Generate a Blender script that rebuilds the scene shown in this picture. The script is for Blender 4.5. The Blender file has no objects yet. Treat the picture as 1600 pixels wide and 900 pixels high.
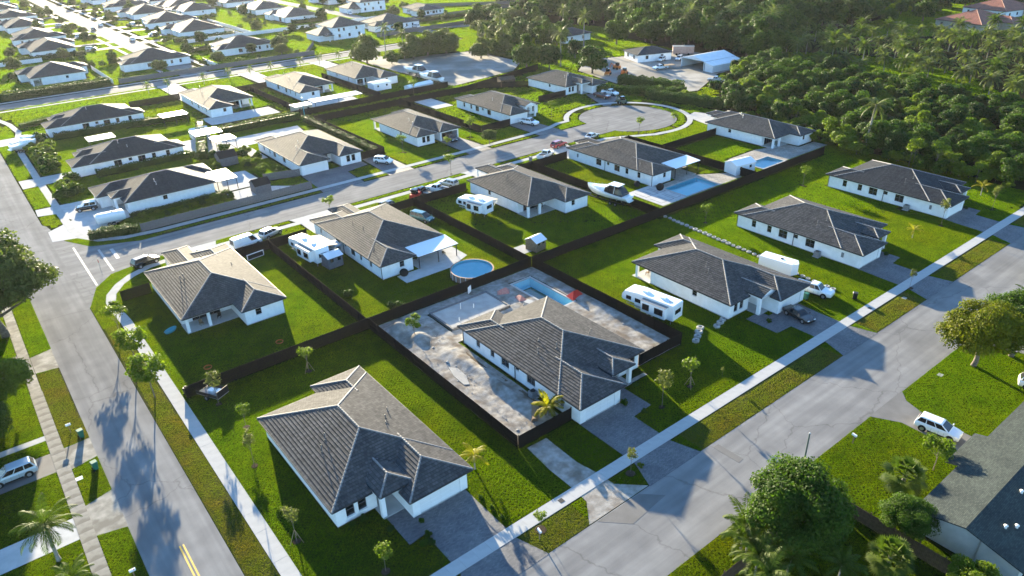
import bpy, math, random
import numpy as np
from mathutils import Matrix, Vector

SC = bpy.context.scene
COL = SC.collection
R = math.radians

# ------------------------------------------------------------------ camera, sky, sun, exposure
CAM_H = 55.0
HAZE = 0.000034
PITCH, ROLL, YAW, LENS = R(28.0582), R(-1.7967), R(52.4316), 25.610
SUN_AZ, SUN_EL = 75.0, 11.0          # degrees: azimuth from +X towards +Y, elevation
SUN_STRENGTH, SKY_STRENGTH, EXPOSURE = 5.0, 0.11, 2.42

cam = bpy.data.cameras.new('camera'); camo = bpy.data.objects.new('camera', cam); COL.objects.link(camo)
cam.sensor_width = 36.0; cam.lens = LENS; cam.clip_start = 0.5; cam.clip_end = 4000
_f = Vector((math.cos(PITCH)*math.cos(YAW), math.cos(PITCH)*math.sin(YAW), -math.sin(PITCH)))
_r = Vector((math.sin(YAW), -math.cos(YAW), 0)); _u = _r.cross(_f)
_r2 = math.cos(ROLL)*_r + math.sin(ROLL)*_u; _u2 = -math.sin(ROLL)*_r + math.cos(ROLL)*_u
_m = Matrix((_r2, _u2, -_f)).transposed().to_4x4(); _m.translation = (0, 0, CAM_H)
camo.matrix_world = _m
SC.camera = camo

W = bpy.data.worlds.new('World'); SC.world = W; W.use_nodes = True
_n = W.node_tree.nodes; _bg = _n['Background']
_sky = _n.new('ShaderNodeTexSky'); _sky.sky_type = 'NISHITA'; _sky.sun_disc = False
_sky.sun_elevation = R(SUN_EL); _sky.sun_rotation = R(90 - SUN_AZ)
_sky.air_density = 1.0; _sky.dust_density = 0.0; _sky.ozone_density = 3.6
W.node_tree.links.new(_sky.outputs[0], _bg.inputs[0]); _bg.inputs[1].default_value = SKY_STRENGTH

_s = bpy.data.lights.new('sun', 'SUN'); _s.energy = SUN_STRENGTH; _s.angle = R(0.55); _s.color = (1.0, 0.86, 0.60)
_so = bpy.data.objects.new('sun', _s); COL.objects.link(_so)
SUN_DIR = Vector((math.cos(R(SUN_EL))*math.cos(R(SUN_AZ)), math.cos(R(SUN_EL))*math.sin(R(SUN_AZ)), math.sin(R(SUN_EL))))
_so.rotation_euler = SUN_DIR.to_track_quat('Z', 'Y').to_euler()
_so.location = (0, 0, 120)

vs = SC.view_settings
vs.view_transform = 'Standard'; vs.look = 'None'; vs.gamma = 1.0; vs.exposure = EXPOSURE; vs.use_curve_mapping = False
SC.cycles.max_bounces = 6; SC.cycles.diffuse_bounces = 3; SC.cycles.glossy_bounces = 2
SC.cycles.transmission_bounces = 3; SC.cycles.transparent_max_bounces = 4; SC.cycles.volume_bounces = 0
SC.cycles.caustics_reflective = False; SC.cycles.caustics_refractive = False
SC.cycles.use_denoising = True

# ------------------------------------------------------------------ materials
def mk(name, c1, c2=None, scale=4.0, rough=0.8, bump=0.0, bscale=None, spec=0.35, metal=0.0, detail=4.0,
       c3=None, scale3=0.3, coord='Object', contrast=(0.35, 0.65), coat=0.0, fac3=(0.45, 0.6)):
    m = bpy.data.materials.new(name); m.use_nodes = True
    nt = m.node_tree; N = nt.nodes; L = nt.links; b = N['Principled BSDF']
    b.inputs['Roughness'].default_value = rough; b.inputs['Specular IOR Level'].default_value = spec
    b.inputs['Metallic'].default_value = metal; b.inputs['Coat Weight'].default_value = coat
    tc = N.new('ShaderNodeTexCoord')
    def noise(s, d=detail):
        n = N.new('ShaderNodeTexNoise'); n.inputs['Scale'].default_value = s; n.inputs['Detail'].default_value = d
        L.new(tc.outputs[coord], n.inputs['Vector']); return n
    if c2 is None:
        b.inputs['Base Color'].default_value = (*c1, 1)
    else:
        n = noise(scale); r = N.new('ShaderNodeValToRGB')
        r.color_ramp.elements[0].position, r.color_ramp.elements[1].position = contrast
        r.color_ramp.elements[0].color = (*c1, 1); r.color_ramp.elements[1].color = (*c2, 1)
        L.new(n.outputs['Fac'], r.inputs[0]); out = r.outputs[0]
        if c3 is not None:
            n3 = noise(scale3, 5); r3 = N.new('ShaderNodeValToRGB')
            r3.color_ramp.elements[0].position, r3.color_ramp.elements[1].position = fac3
            r3.color_ramp.elements[0].color = (0, 0, 0, 1); r3.color_ramp.elements[1].color = (1, 1, 1, 1)
            mx = N.new('ShaderNodeMix'); mx.data_type = 'RGBA'
            L.new(n3.outputs['Fac'], r3.inputs[0]); L.new(r3.outputs[0], mx.inputs['Factor'])
            L.new(out, mx.inputs['A']); mx.inputs['B'].default_value = (*c3, 1); out = mx.outputs['Result']
        L.new(out, b.inputs['Base Color'])
    if bump:
        nb = noise(bscale or scale*3); bp = N.new('ShaderNodeBump'); bp.inputs['Strength'].default_value = bump
        bp.inputs['Distance'].default_value = 0.05
        L.new(nb.outputs['Fac'], bp.inputs['Height']); L.new(bp.outputs[0], b.inputs['Normal'])
    return m

def mk_uvbrick(name, cols, mortar, bw, rh, msize=0.01, rough=0.6, spec=0.4, bump=0.3, offset=0.5, tint=None):
    """brick pattern on the UV map (metres)"""
    m = bpy.data.materials.new(name); m.use_nodes = True
    nt = m.node_tree; N = nt.nodes; L = nt.links; b = N['Principled BSDF']
    b.inputs['Roughness'].default_value = rough; b.inputs['Specular IOR Level'].default_value = spec
    tc = N.new('ShaderNodeTexCoord'); br = N.new('ShaderNodeTexBrick'); br.offset = offset
    br.inputs['Color1'].default_value = (*cols[0], 1); br.inputs['Color2'].default_value = (*cols[1], 1)
    br.inputs['Mortar'].default_value = (*mortar, 1); br.inputs['Scale'].default_value = 1.0
    br.inputs['Mortar Size'].default_value = msize; br.inputs['Brick Width'].default_value = bw; br.inputs['Row Height'].default_value = rh
    L.new(tc.outputs['UV'], br.inputs['Vector'])
    n = N.new('ShaderNodeTexNoise'); n.inputs['Scale'].default_value = 0.35; n.inputs['Detail'].default_value = 6
    L.new(tc.outputs['UV'], n.inputs['Vector'])
    mx = N.new('ShaderNodeMix'); mx.data_type = 'RGBA'; mx.blend_type = 'MULTIPLY'; mx.inputs['Factor'].default_value = 0.75
    r = N.new('ShaderNodeValToRGB'); r.color_ramp.elements[0].position = 0.3; r.color_ramp.elements[1].position = 0.7
    r.color_ramp.elements[0].color = (0.62, 0.62, 0.64, 1); r.color_ramp.elements[1].color = (1.2, 1.17, 1.12, 1)
    L.new(n.outputs['Fac'], r.inputs[0]); L.new(br.outputs['Color'], mx.inputs['A']); L.new(r.outputs[0], mx.inputs['B'])
    L.new(mx.outputs['Result'], b.inputs['Base Color'])
    if bump:
        bp = N.new('ShaderNodeBump'); bp.inputs['Strength'].default_value = bump; bp.inputs['Distance'].default_value = 0.02
        bp.invert = True
        L.new(br.outputs['Fac'], bp.inputs['Height']); L.new(bp.outputs[0], b.inputs['Normal'])
    return m

def mk_leaf(name, c1, c2, trans=0.45, rough=0.55, tcol=None, scale=0.25, spec=0.12, patch=None):
    """leaf: per-island colour + large-scale noise, light passes through"""
    m = bpy.data.materials.new(name); m.use_nodes = True
    nt = m.node_tree; N = nt.nodes; L = nt.links; b = N['Principled BSDF']; out = N['Material Output']
    b.inputs['Roughness'].default_value = rough; b.inputs['Specular IOR Level'].default_value = spec
    g = N.new('ShaderNodeNewGeometry'); r = N.new('ShaderNodeValToRGB')
    n = N.new('ShaderNodeTexNoise'); n.inputs['Scale'].default_value = scale; n.inputs['Detail'].default_value = 3
    L.new(g.outputs['Position'], n.inputs['Vector'])
    mth = N.new('ShaderNodeMath'); mth.operation = 'MULTIPLY_ADD'; mth.inputs[1].default_value = 0.6
    L.new(g.outputs['Random Per Island'], mth.inputs[0])
    m2 = N.new('ShaderNodeMath'); m2.operation = 'MULTIPLY_ADD'; m2.inputs[1].default_value = 1.4; m2.inputs[2].default_value = -0.5
    L.new(n.outputs['Fac'], m2.inputs[0]); L.new(m2.outputs[0], mth.inputs[2])
    r.color_ramp.elements[0].color = (*c1, 1); r.color_ramp.elements[1].color = (*c2, 1)
    L.new(mth.outputs[0], r.inputs[0]); rc = r.outputs[0]
    if patch:
        for sc_, lo_, hi_, col_ in patch:
            n2 = N.new('ShaderNodeTexNoise'); n2.inputs['Scale'].default_value = sc_; n2.inputs['Detail'].default_value = 5; L.new(g.outputs['Position'], n2.inputs['Vector'])
            r2 = N.new('ShaderNodeValToRGB'); r2.color_ramp.elements[0].position, r2.color_ramp.elements[1].position = lo_, hi_; r2.color_ramp.elements[0].color = (0,0,0,1); r2.color_ramp.elements[1].color = (1,1,1,1); L.new(n2.outputs['Fac'], r2.inputs[0])
            x2 = N.new('ShaderNodeMix'); x2.data_type = 'RGBA'; x2.blend_type = 'MULTIPLY'; L.new(r2.outputs[0], x2.inputs['Factor']); L.new(rc, x2.inputs['A']); x2.inputs['B'].default_value = (*col_, 1); rc = x2.outputs['Result']
    L.new(rc, b.inputs['Base Color'])
    t = N.new('ShaderNodeBsdfTranslucent'); mx = N.new('ShaderNodeMixShader'); mx.inputs[0].default_value = trans
    hs = N.new('ShaderNodeMix'); hs.data_type = 'RGBA'; hs.blend_type = 'MULTIPLY'; hs.inputs['Factor'].default_value = 1.0
    hs.inputs['B'].default_value = (*(tcol or (1.12, 1.28, 0.45)), 1)
    L.new(rc, hs.inputs['A']); L.new(hs.outputs['Result'], t.inputs['Color'])
    L.new(b.outputs[0], mx.inputs[1]); L.new(t.outputs[0], mx.inputs[2]); L.new(mx.outputs[0], out.inputs['Surface'])
    return m

M = {}
M['ground'] = mk('ground_under_grass', (0.013, 0.020, 0.005), (0.024, 0.034, 0.007), 0.8, 0.9, 0.4, 14, spec=0.0, c3=(0.032, 0.034, 0.010), scale3=0.07, fac3=(0.5, 0.68))
M['verge'] = mk('ground_under_verge', (0.034, 0.044, 0.010), (0.056, 0.060, 0.018), 1.2, 0.95, 0.5, 16, spec=0.0, c3=(0.085, 0.070, 0.036), scale3=0.22, fac3=(0.52, 0.75))
def mk_asphalt(name, along):
    m = mk(name, (0.205, 0.200, 0.196), (0.250, 0.245, 0.238), 0.35, 0.85, 0.25, 60, spec=0.01, c3=(0.172, 0.168, 0.165), scale3=0.12, fac3=(0.5, 0.75))
    nt = m.node_tree; N = nt.nodes; L = nt.links; b = N['Principled BSDF']; src = b.inputs['Base Color'].links[0].from_socket
    tc = N.new('ShaderNodeTexCoord'); mp = N.new('ShaderNodeMapping'); mp.inputs['Scale'].default_value = (0.035, 0.9, 1) if along == 'x' else (0.9, 0.035, 1); L.new(tc.outputs['Object'], mp.inputs['Vector'])
    n = N.new('ShaderNodeTexNoise'); n.inputs['Scale'].default_value = 1.0; n.inputs['Detail'].default_value = 5; L.new(mp.outputs[0], n.inputs['Vector'])
    r = N.new('ShaderNodeValToRGB'); r.color_ramp.elements[0].position, r.color_ramp.elements[1].position = 0.35, 0.68; r.color_ramp.elements[0].color = (0.80,0.80,0.80,1); r.color_ramp.elements[1].color = (1.08,1.08,1.07,1); L.new(n.outputs['Fac'], r.inputs[0])
    x = N.new('ShaderNodeMix'); x.data_type = 'RGBA'; x.blend_type = 'MULTIPLY'; x.inputs['Factor'].default_value = 1.0; L.new(src, x.inputs['A']); L.new(r.outputs[0], x.inputs['B'])
    nd = N.new('ShaderNodeTexNoise'); nd.inputs['Scale'].default_value = 0.6; nd.inputs['Detail'].default_value = 6; L.new(tc.outputs['Object'], nd.inputs['Vector'])
    ad = N.new('ShaderNodeVectorMath'); ad.operation = 'MULTIPLY_ADD'; ad.inputs[1].default_value = (2.2,2.2,0); L.new(nd.outputs['Color'], ad.inputs[0]); L.new(tc.outputs['Object'], ad.inputs[2])
    v = N.new('ShaderNodeTexVoronoi'); v.feature = 'DISTANCE_TO_EDGE'; v.inputs['Scale'].default_value = 0.07; L.new(ad.outputs[0], v.inputs['Vector'])
    cr = N.new('ShaderNodeValToRGB'); cr.color_ramp.elements[0].position, cr.color_ramp.elements[1].position = 0.0015, 0.005; cr.color_ramp.elements[0].color = (0.74,0.73,0.72,1); cr.color_ramp.elements[1].color = (1,1,1,1); L.new(v.outputs['Distance'], cr.inputs[0])
    y = N.new('ShaderNodeMix'); y.data_type = 'RGBA'; y.blend_type = 'MULTIPLY'; y.inputs['Factor'].default_value = 1.0; L.new(x.outputs['Result'], y.inputs['A']); L.new(cr.outputs[0], y.inputs['B'])
    L.new(y.outputs['Result'], b.inputs['Base Color']); return m
M['asphalt'] = mk_asphalt('asphalt_x', 'x'); M['asphalt_y'] = mk_asphalt('asphalt_y', 'y')
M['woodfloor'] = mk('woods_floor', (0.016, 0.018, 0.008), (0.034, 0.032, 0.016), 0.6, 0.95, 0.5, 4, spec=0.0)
M['asphalt_dark'] = mk('asphalt_patch', (0.12, 0.115, 0.11), (0.15, 0.145, 0.14), 0.5, 0.8, 0.2, 50, spec=0.3)
M['concrete'] = mk('concrete', (0.37, 0.365, 0.352), (0.44, 0.432, 0.415), 0.7, 0.85, 0.1, 40, spec=0.02, c3=(0.34, 0.335, 0.325), scale3=0.4, fac3=(0.5, 0.8))
M['oldconcrete'] = mk('old_concrete', (0.20, 0.19, 0.165), (0.31, 0.295, 0.26), 0.9, 0.9, 0.15, 30, spec=0.2, c3=(0.15, 0.14, 0.12), scale3=0.5)
M['white_concrete'] = mk('white_concrete', (0.42, 0.415, 0.40), (0.50, 0.49, 0.475), 0.8, 0.85, 0.05, 30, spec=0.01)
M['paver'] = mk_uvbrick('driveway_paver', ((0.105, 0.108, 0.118), (0.165, 0.165, 0.170)), (0.06, 0.06, 0.065), 0.30, 0.15, 0.008, 0.75, 0.3, 0.3)
M['paver_tan'] = mk_uvbrick('patio_paver', ((0.36, 0.33, 0.29), (0.27, 0.245, 0.21)), (0.12, 0.11, 0.10), 0.9, 0.45, 0.02, 0.75, 0.3, 0.3)
M['dirt'] = mk('construction_dirt', (0.235, 0.215, 0.188), (0.36, 0.340, 0.308), 1.4, 0.95, 0.8, 7, spec=0.0, c3=(0.165, 0.135, 0.105), scale3=0.42, detail=10, fac3=(0.48, 0.68))
M['sand'] = mk('crushed_rock', (0.33, 0.32, 0.30), (0.42, 0.405, 0.375), 0.6, 0.95, 0.5, 6, spec=0.1)
M['soil'] = mk('bare_soil', (0.075, 0.055, 0.036), (0.13, 0.10, 0.07), 1.0, 0.95, 0.6, 8, spec=0.1)
M['mulch'] = mk('mulch', (0.035, 0.024, 0.017), (0.06, 0.042, 0.03), 4, 0.95, 0.6, 20, spec=0.1)
M['gravel'] = mk('gravel_yard', (0.26, 0.245, 0.22), (0.34, 0.32, 0.285), 0.25, 0.95, 0.4, 5, spec=0.1, c3=(0.19, 0.175, 0.15), scale3=0.06)
M['stucco'] = mk('white_stucco', (0.80, 0.805, 0.80), (0.87, 0.87, 0.865), 1.5, 0.8, 0.15, 60, spec=0.1, c3=(0.72, 0.715, 0.69), scale3=0.5, fac3=(0.52, 0.8))
M['stucco_tan'] = mk('tan_stucco', (0.42, 0.35, 0.26), (0.48, 0.40, 0.30), 1.5, 0.8, 0.15, 60, spec=0.2)
M['trim'] = mk('white_trim', (0.80, 0.80, 0.79), rough=0.5)
M['fascia'] = mk('dark_fascia', (0.028, 0.029, 0.032), rough=0.5)
M['soffit'] = mk('soffit', (0.62, 0.62, 0.61), rough=0.7)
M['glass'] = mk('window_glass', (0.012, 0.014, 0.017), rough=0.06, spec=0.6)
M['frame'] = mk('grey_window_frame', (0.11, 0.11, 0.112), rough=0.45)
M['tile'] = mk_uvbrick('charcoal_roof_tile', ((0.062, 0.060, 0.059), (0.108, 0.104, 0.101)), (0.028, 0.027, 0.027), 0.33, 0.36, 0.012, 0.75, 0.05, 0.25)
M['tile_brown'] = mk_uvbrick('brown_grey_roof_tile', ((0.064, 0.060, 0.057), (0.110, 0.103, 0.098)), (0.028, 0.026, 0.025), 0.33, 0.36, 0.012, 0.75, 0.06, 0.25)
M['tile_slate'] = mk_uvbrick('slate_grey_roof_tile', ((0.038, 0.040, 0.043), (0.062, 0.064, 0.067)), (0.018, 0.018, 0.020), 0.33, 0.36, 0.012, 0.75, 0.06, 0.25)
M['tile_red'] = mk_uvbrick('red_clay_roof_tile', ((0.22, 0.075, 0.045), (0.30, 0.11, 0.065)), (0.12, 0.05, 0.035), 0.3, 0.36, 0.015, 0.7, 0.3, 0.3)
M['shingle'] = mk_uvbrick('grey_asphalt_shingle', ((0.034, 0.044, 0.041), (0.060, 0.072, 0.066)), (0.024, 0.031, 0.030), 0.30, 0.14, 0.012, 0.9, 0.15, 0.25)
M['cap'] = mk('ridge_cap_mortar', (0.16, 0.152, 0.145), (0.24, 0.23, 0.22), 3, 0.7)
M['cap_dark'] = mk('ridge_cap_dark', (0.09, 0.088, 0.086), (0.15, 0.145, 0.14), 3, 0.65)
M['cap_red'] = mk('ridge_cap_red', (0.26, 0.11, 0.07), (0.34, 0.17, 0.11), 3, 0.7)
M['fence'] = mk('dark_stained_fence', (0.0045, 0.0042, 0.0045), (0.009, 0.0082, 0.0082), 3, 0.8, 0.2, 20, spec=0.1)
M['fence_brown'] = mk('weathered_brown_fence', (0.07, 0.045, 0.03), (0.11, 0.075, 0.05), 3, 0.85, 0.2, 20, spec=0.15)
M['fence_white'] = mk('white_vinyl', (0.74, 0.74, 0.73), rough=0.5)
M['fence_grey'] = mk('grey_fence', (0.10, 0.10, 0.105), (0.14, 0.14, 0.145), 3, 0.8)
M['white_paint'] = mk('white_paint', (0.78, 0.78, 0.77), rough=0.35, spec=0.5)
M['gelcoat'] = mk('white_gelcoat', (0.80, 0.80, 0.79), rough=0.25, spec=0.5, coat=0.3)
M['vinyl_white'] = mk('white_awning', (0.76, 0.77, 0.78), rough=0.4)
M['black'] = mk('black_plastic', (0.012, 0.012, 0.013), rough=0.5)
M['rubber'] = mk('tyre_rubber', (0.015, 0.015, 0.015), rough=0.85, spec=0.2)
M['rim'] = mk('alloy_rim', (0.45, 0.45, 0.46), rough=0.35, metal=0.8)
M['metal'] = mk('grey_metal', (0.40, 0.41, 0.42), rough=0.45, metal=0.6)
M['galv'] = mk('white_metal_roofing', (0.66, 0.68, 0.70), (0.74, 0.75, 0.76), 0.6, 0.4, spec=0.5)
M['ac'] = mk('ac_grille', (0.20, 0.205, 0.21), rough=0.6)
M['wood'] = mk('timber', (0.20, 0.13, 0.075), (0.28, 0.19, 0.11), 4, 0.8)
M['stake'] = mk('tree_stake', (0.30, 0.22, 0.13), rough=0.85)
M['bark'] = mk('bark', (0.11, 0.085, 0.06), (0.19, 0.16, 0.12), 6, 0.9, 0.5, 20)
M['palm_bark'] = mk('palm_bark', (0.20, 0.18, 0.15), (0.30, 0.275, 0.23), 5, 0.9, 0.4, 12)
M['yellow'] = mk('yellow_road_paint', (0.55, 0.33, 0.045), (0.62, 0.40, 0.08), 3, 0.7)
M['roadwhite'] = mk('white_road_paint', (0.33, 0.325, 0.315), (0.46, 0.455, 0.44), 5, 0.8)
M['stone'] = mk('rough_white_stone', (0.24, 0.232, 0.215), (0.42, 0.405, 0.375), 2.5, 0.9, 0.4, 12)
M['red'] = mk('red_tarp', (0.62, 0.035, 0.02), rough=0.6)
M['pink'] = mk('faded_red_cloth', (0.36, 0.15, 0.13), (0.42, 0.22, 0.19), 3, 0.8)
M['orange'] = mk('orange_paint', (0.62, 0.16, 0.03), rough=0.45)
M['green_bin'] = mk('green_bin', (0.02, 0.13, 0.085), rough=0.5)
M['teal'] = mk('teal_plastic', (0.06, 0.34, 0.40), rough=0.45)
M['blue_tarp'] = mk('blue_tarp', (0.045, 0.11, 0.32), rough=0.6)
M['pool_wood'] = mk('reddish_pool_cladding', (0.24, 0.13, 0.09), (0.32, 0.19, 0.13), 3, 0.7)
M['pool_blue'] = mk('pool_liner', (0.22, 0.74, 0.82), (0.28, 0.78, 0.85), 1.2, 0.35, spec=0.3)
M['pool_light'] = mk('pale_pool_plaster', (0.22, 0.50, 0.60), (0.30, 0.56, 0.64), 0.8, 0.5, spec=0.3)
M['pool_green'] = mk('stale_water', (0.015, 0.055, 0.035), rough=0.06, spec=0.5)

def mk_water(name, tint):
    m = bpy.data.materials.new(name); m.use_nodes = True
    nt = m.node_tree; N = nt.nodes; L = nt.links; out = N['Material Output']; N.remove(N['Principled BSDF'])
    t = N.new('ShaderNodeBsdfTransparent'); t.inputs[0].default_value = (*tint, 1)
    g = N.new('ShaderNodeBsdfGlossy'); g.inputs['Roughness'].default_value = 0.03
    f = N.new('ShaderNodeFresnel'); f.inputs['IOR'].default_value = 1.25; mx = N.new('ShaderNodeMixShader')
    n = N.new('ShaderNodeTexNoise'); n.inputs['Scale'].default_value = 2.2; n.inputs['Detail'].default_value = 2
    tc = N.new('ShaderNodeTexCoord'); L.new(tc.outputs['Object'], n.inputs['Vector'])
    bp = N.new('ShaderNodeBump'); bp.inputs['Strength'].default_value = 0.15; bp.inputs['Distance'].default_value = 0.05
    L.new(n.outputs['Fac'], bp.inputs['Height'])
    for q in (g, f): L.new(bp.outputs[0], q.inputs['Normal'])
    L.new(f.outputs[0], mx.inputs[0]); L.new(t.outputs[0], mx.inputs[1]); L.new(g.outputs[0], mx.inputs[2]); L.new(mx.outputs[0], out.inputs[0])
    return m
M['water'] = mk_water('pool_water', (0.80, 0.97, 1.0))

CARPAINT = {}
def paint(name, col, metal=0.0, rough=0.22):
    if name not in CARPAINT:
        CARPAINT[name] = mk('paint_' + name, col, rough=rough, spec=0.5, metal=metal, coat=0.6)
    return CARPAINT[name]

# ------------------------------------------------------------------ mesh helpers
class MB:
    def __init__(s): s.V = []; s.F = []; s.MI = []; s.UV = []; s.mats = []
    def mi(s, m):
        m = M[m] if isinstance(m, str) else m
        if m not in s.mats: s.mats.append(m)
        return s.mats.index(m)
    def add(s, vs, fs, m=None, uv=None):
        o = len(s.V); s.V.extend([tuple(v) for v in vs]); k = s.mi(m) if m is not None else 0
        for i, f in enumerate(fs):
            s.F.append([o + a for a in f]); s.MI.append(k)
            s.UV.append(uv[i] if uv else None)
    def box(s, x0, y0, z0, x1, y1, z1, m=None):
        v = [(x0,y0,z0),(x1,y0,z0),(x1,y1,z0),(x0,y1,z0),(x0,y0,z1),(x1,y0,z1),(x1,y1,z1),(x0,y1,z1)]
        s.add(v, [(3,2,1,0),(4,5,6,7),(0,1,5,4),(1,2,6,5),(2,3,7,6),(3,0,4,7)], m)
    def obox(s, c, size, rz=0, m=None, tilt=None):
        """box centred at c, size (lx,ly,lz), rotated about z (and optionally by a matrix)"""
        lx, ly, lz = [a/2 for a in size]; ca, sa = math.cos(rz), math.sin(rz); vs = []
        for dz in (-lz, lz):
            for dx, dy in ((-lx,-ly),(lx,-ly),(lx,ly),(-lx,ly)):
                p = Vector((dx, dy, dz))
                if tilt is not None: p = tilt @ p
                vs.append((c[0]+p.x*ca-p.y*sa, c[1]+p.x*sa+p.y*ca, c[2]+p.z))
        s.add(vs, [(3,2,1,0),(4,5,6,7),(0,1,5,4),(1,2,6,5),(2,3,7,6),(3,0,4,7)], m)
    def prism(s, poly, z0, z1, m=None, planar_uv=False):
        a = sum(poly[i][0]*poly[(i+1)%len(poly)][1]-poly[(i+1)%len(poly)][0]*poly[i][1] for i in range(len(poly)))
        if a < 0: poly = poly[::-1]
        n = len(poly); v = [(p[0],p[1],z0) for p in poly]+[(p[0],p[1],z1) for p in poly]
        fs = [tuple(range(n, 2*n)), tuple(range(n-1,-1,-1))]+[(i,(i+1)%n,n+(i+1)%n,n+i) for i in range(n)]
        uv = None
        if planar_uv: uv = [[(v[i][0], v[i][1]) for i in f] for f in fs]
        s.add(v, fs, m, uv)
    def tube(s, p0, p1, r0, r1=None, n=8, m=None, caps=True):
        r1 = r0 if r1 is None else r1
        p0, p1 = Vector(p0), Vector(p1); d = (p1-p0)
        if d.length < 1e-6: return
        d.normalize(); a = d.orthogonal().normalized(); b = d.cross(a); v = []
        for p, r in ((p0, r0), (p1, r1)):
            for i in range(n):
                t = 2*math.pi*i/n; v.append(p + a*(r*math.cos(t)) + b*(r*math.sin(t)))
        fs = [(i,(i+1)%n,n+(i+1)%n,n+i) for i in range(n)]
        if caps: fs += [tuple(range(n-1,-1,-1)), tuple(range(n,2*n))]
        s.add(v, fs, m)
    def loft(s, rings, m=None, caps=True, closed=True):
        n = len(rings[0]); v = [p for r in rings for p in r]; fs = []
        for k in range(len(rings)-1):
            for i in range(n if closed else n-1):
                j = (i+1) % n; fs.append((k*n+i, k*n+j, (k+1)*n+j, (k+1)*n+i))
        if caps: fs += [tuple(range(n-1,-1,-1)), tuple(range((len(rings)-1)*n, len(rings)*n))]
        s.add(v, fs, m)
    def mesh(s, name, mats=None, smooth=False):
        me = bpy.data.meshes.new(name); me.from_pydata(s.V, [], s.F)
        ms = s.mats or ([M[mats] if isinstance(mats, str) else mats] if mats is not None else [])
        for m in ms: me.materials.append(m)
        if len(ms) > 1: me.polygons.foreach_set('material_index', s.MI)
        if any(u is not None for u in s.UV):
            ul = me.uv_layers.new(name='UVMap'); flat = []
            for f, u in zip(s.F, s.UV):
                for i in range(len(f)): flat.extend(u[i] if u else (0.0, 0.0))
            ul.data.foreach_set('uv', flat)
        if smooth: me.polygons.foreach_set('use_smooth', [True]*len(me.polygons))
        me.update(); return me
    def build(s, name, mat=None, parent=None, loc=None, rz=0.0, smooth=False):
        o = bpy.data.objects.new(name, s.mesh(name, mat, smooth)); COL.objects.link(o)
        if parent is not None: o.parent = parent
        if loc is not None: o.location = loc if len(loc) == 3 else (*loc, 0)
        if rz: o.rotation_euler = (0, 0, rz)
        return o

def fast_mesh(name, verts, faces, mat):
    """verts (N,3), faces (M,k) numpy arrays"""
    verts = np.asarray(verts, np.float32); faces = np.asarray(faces, np.int32)
    me = bpy.data.meshes.new(name); k = faces.shape[1]
    me.vertices.add(len(verts)); me.vertices.foreach_set('co', verts.ravel())
    me.loops.add(faces.size); me.loops.foreach_set('vertex_index', faces.ravel())
    me.polygons.add(len(faces)); me.polygons.foreach_set('loop_start', np.arange(0, faces.size, k, dtype=np.int32))
    me.update(calc_edges=True); me.validate()
    me.materials.append(M[mat] if isinstance(mat, str) else mat)
    return me

def tag(o, label=None, cat=None, group=None, kind=None):
    if label: o['label'] = label
    if cat: o['category'] = cat
    if group: o['group'] = group
    if kind: o['kind'] = kind
    return o
def thing(name, label, cat, loc=(0,0,0), rz=0.0, group=None):
    o = bpy.data.objects.new(name, None); COL.objects.link(o); o.empty_display_size = 0.5
    o.location = loc if len(loc) == 3 else (*loc, 0); o.rotation_euler = (0, 0, rz)
    return tag(o, label, cat, group)
def inst(name, me, parent=None, loc=(0,0,0), rz=0.0, sc=1.0):
    o = bpy.data.objects.new(name, me); COL.objects.link(o)
    if parent is not None: o.parent = parent
    o.location = loc if len(loc) == 3 else (*loc, 0); o.rotation_euler = (0, 0, rz)
    o.scale = (sc, sc, sc) if not isinstance(sc, tuple) else sc
    return o
def struct(name, mb, mat, label=None, cat=None):
    o = mb.build(name, mat); o['kind'] = 'structure'
    if label: o['label'] = label
    if cat: o['category'] = cat
    return o

# occupancy raster (0.25 m): where lawn may not grow
GX0, GY0, GRES, GNX, GNY = -60.0, -10.0, 0.25, 2080, 2800
OCC = np.zeros((GNX, GNY), bool)
_gx = GX0 + (np.arange(GNX)+0.5)*GRES; _gy = GY0 + (np.arange(GNY)+0.5)*GRES
def inpoly(px, py, poly):
    r = np.zeros(np.broadcast(px, py).shape, bool); n = len(poly)
    for i in range(n):
        x0, y0 = poly[i][:2]; x1, y1 = poly[(i+1) % n][:2]
        if y0 == y1: continue
        c = ((y0 > py) != (y1 > py)) & (px < (x1-x0)*(py-y0)/(y1-y0)+x0); r ^= c
    return r
def occupy(poly, val=True, grid=None):
    g = OCC if grid is None else grid
    xs = [p[0] for p in poly]; ys = [p[1] for p in poly]
    i0 = max(0, int((min(xs)-GX0)/GRES)-1); i1 = min(GNX, int((max(xs)-GX0)/GRES)+2)
    j0 = max(0, int((min(ys)-GY0)/GRES)-1); j1 = min(GNY, int((max(ys)-GY0)/GRES)+2)
    if i1 <= i0 or j1 <= j0: return
    m = inpoly(_gx[i0:i1, None], _gy[None, j0:j1], poly); sub = g[i0:i1, j0:j1]; sub[m] = val
def rect(x0, y0, x1, y1): return [(x0,y0),(x1,y0),(x1,y1),(x0,y1)]
DRY = np.zeros((GNX, GNY), bool)
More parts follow.
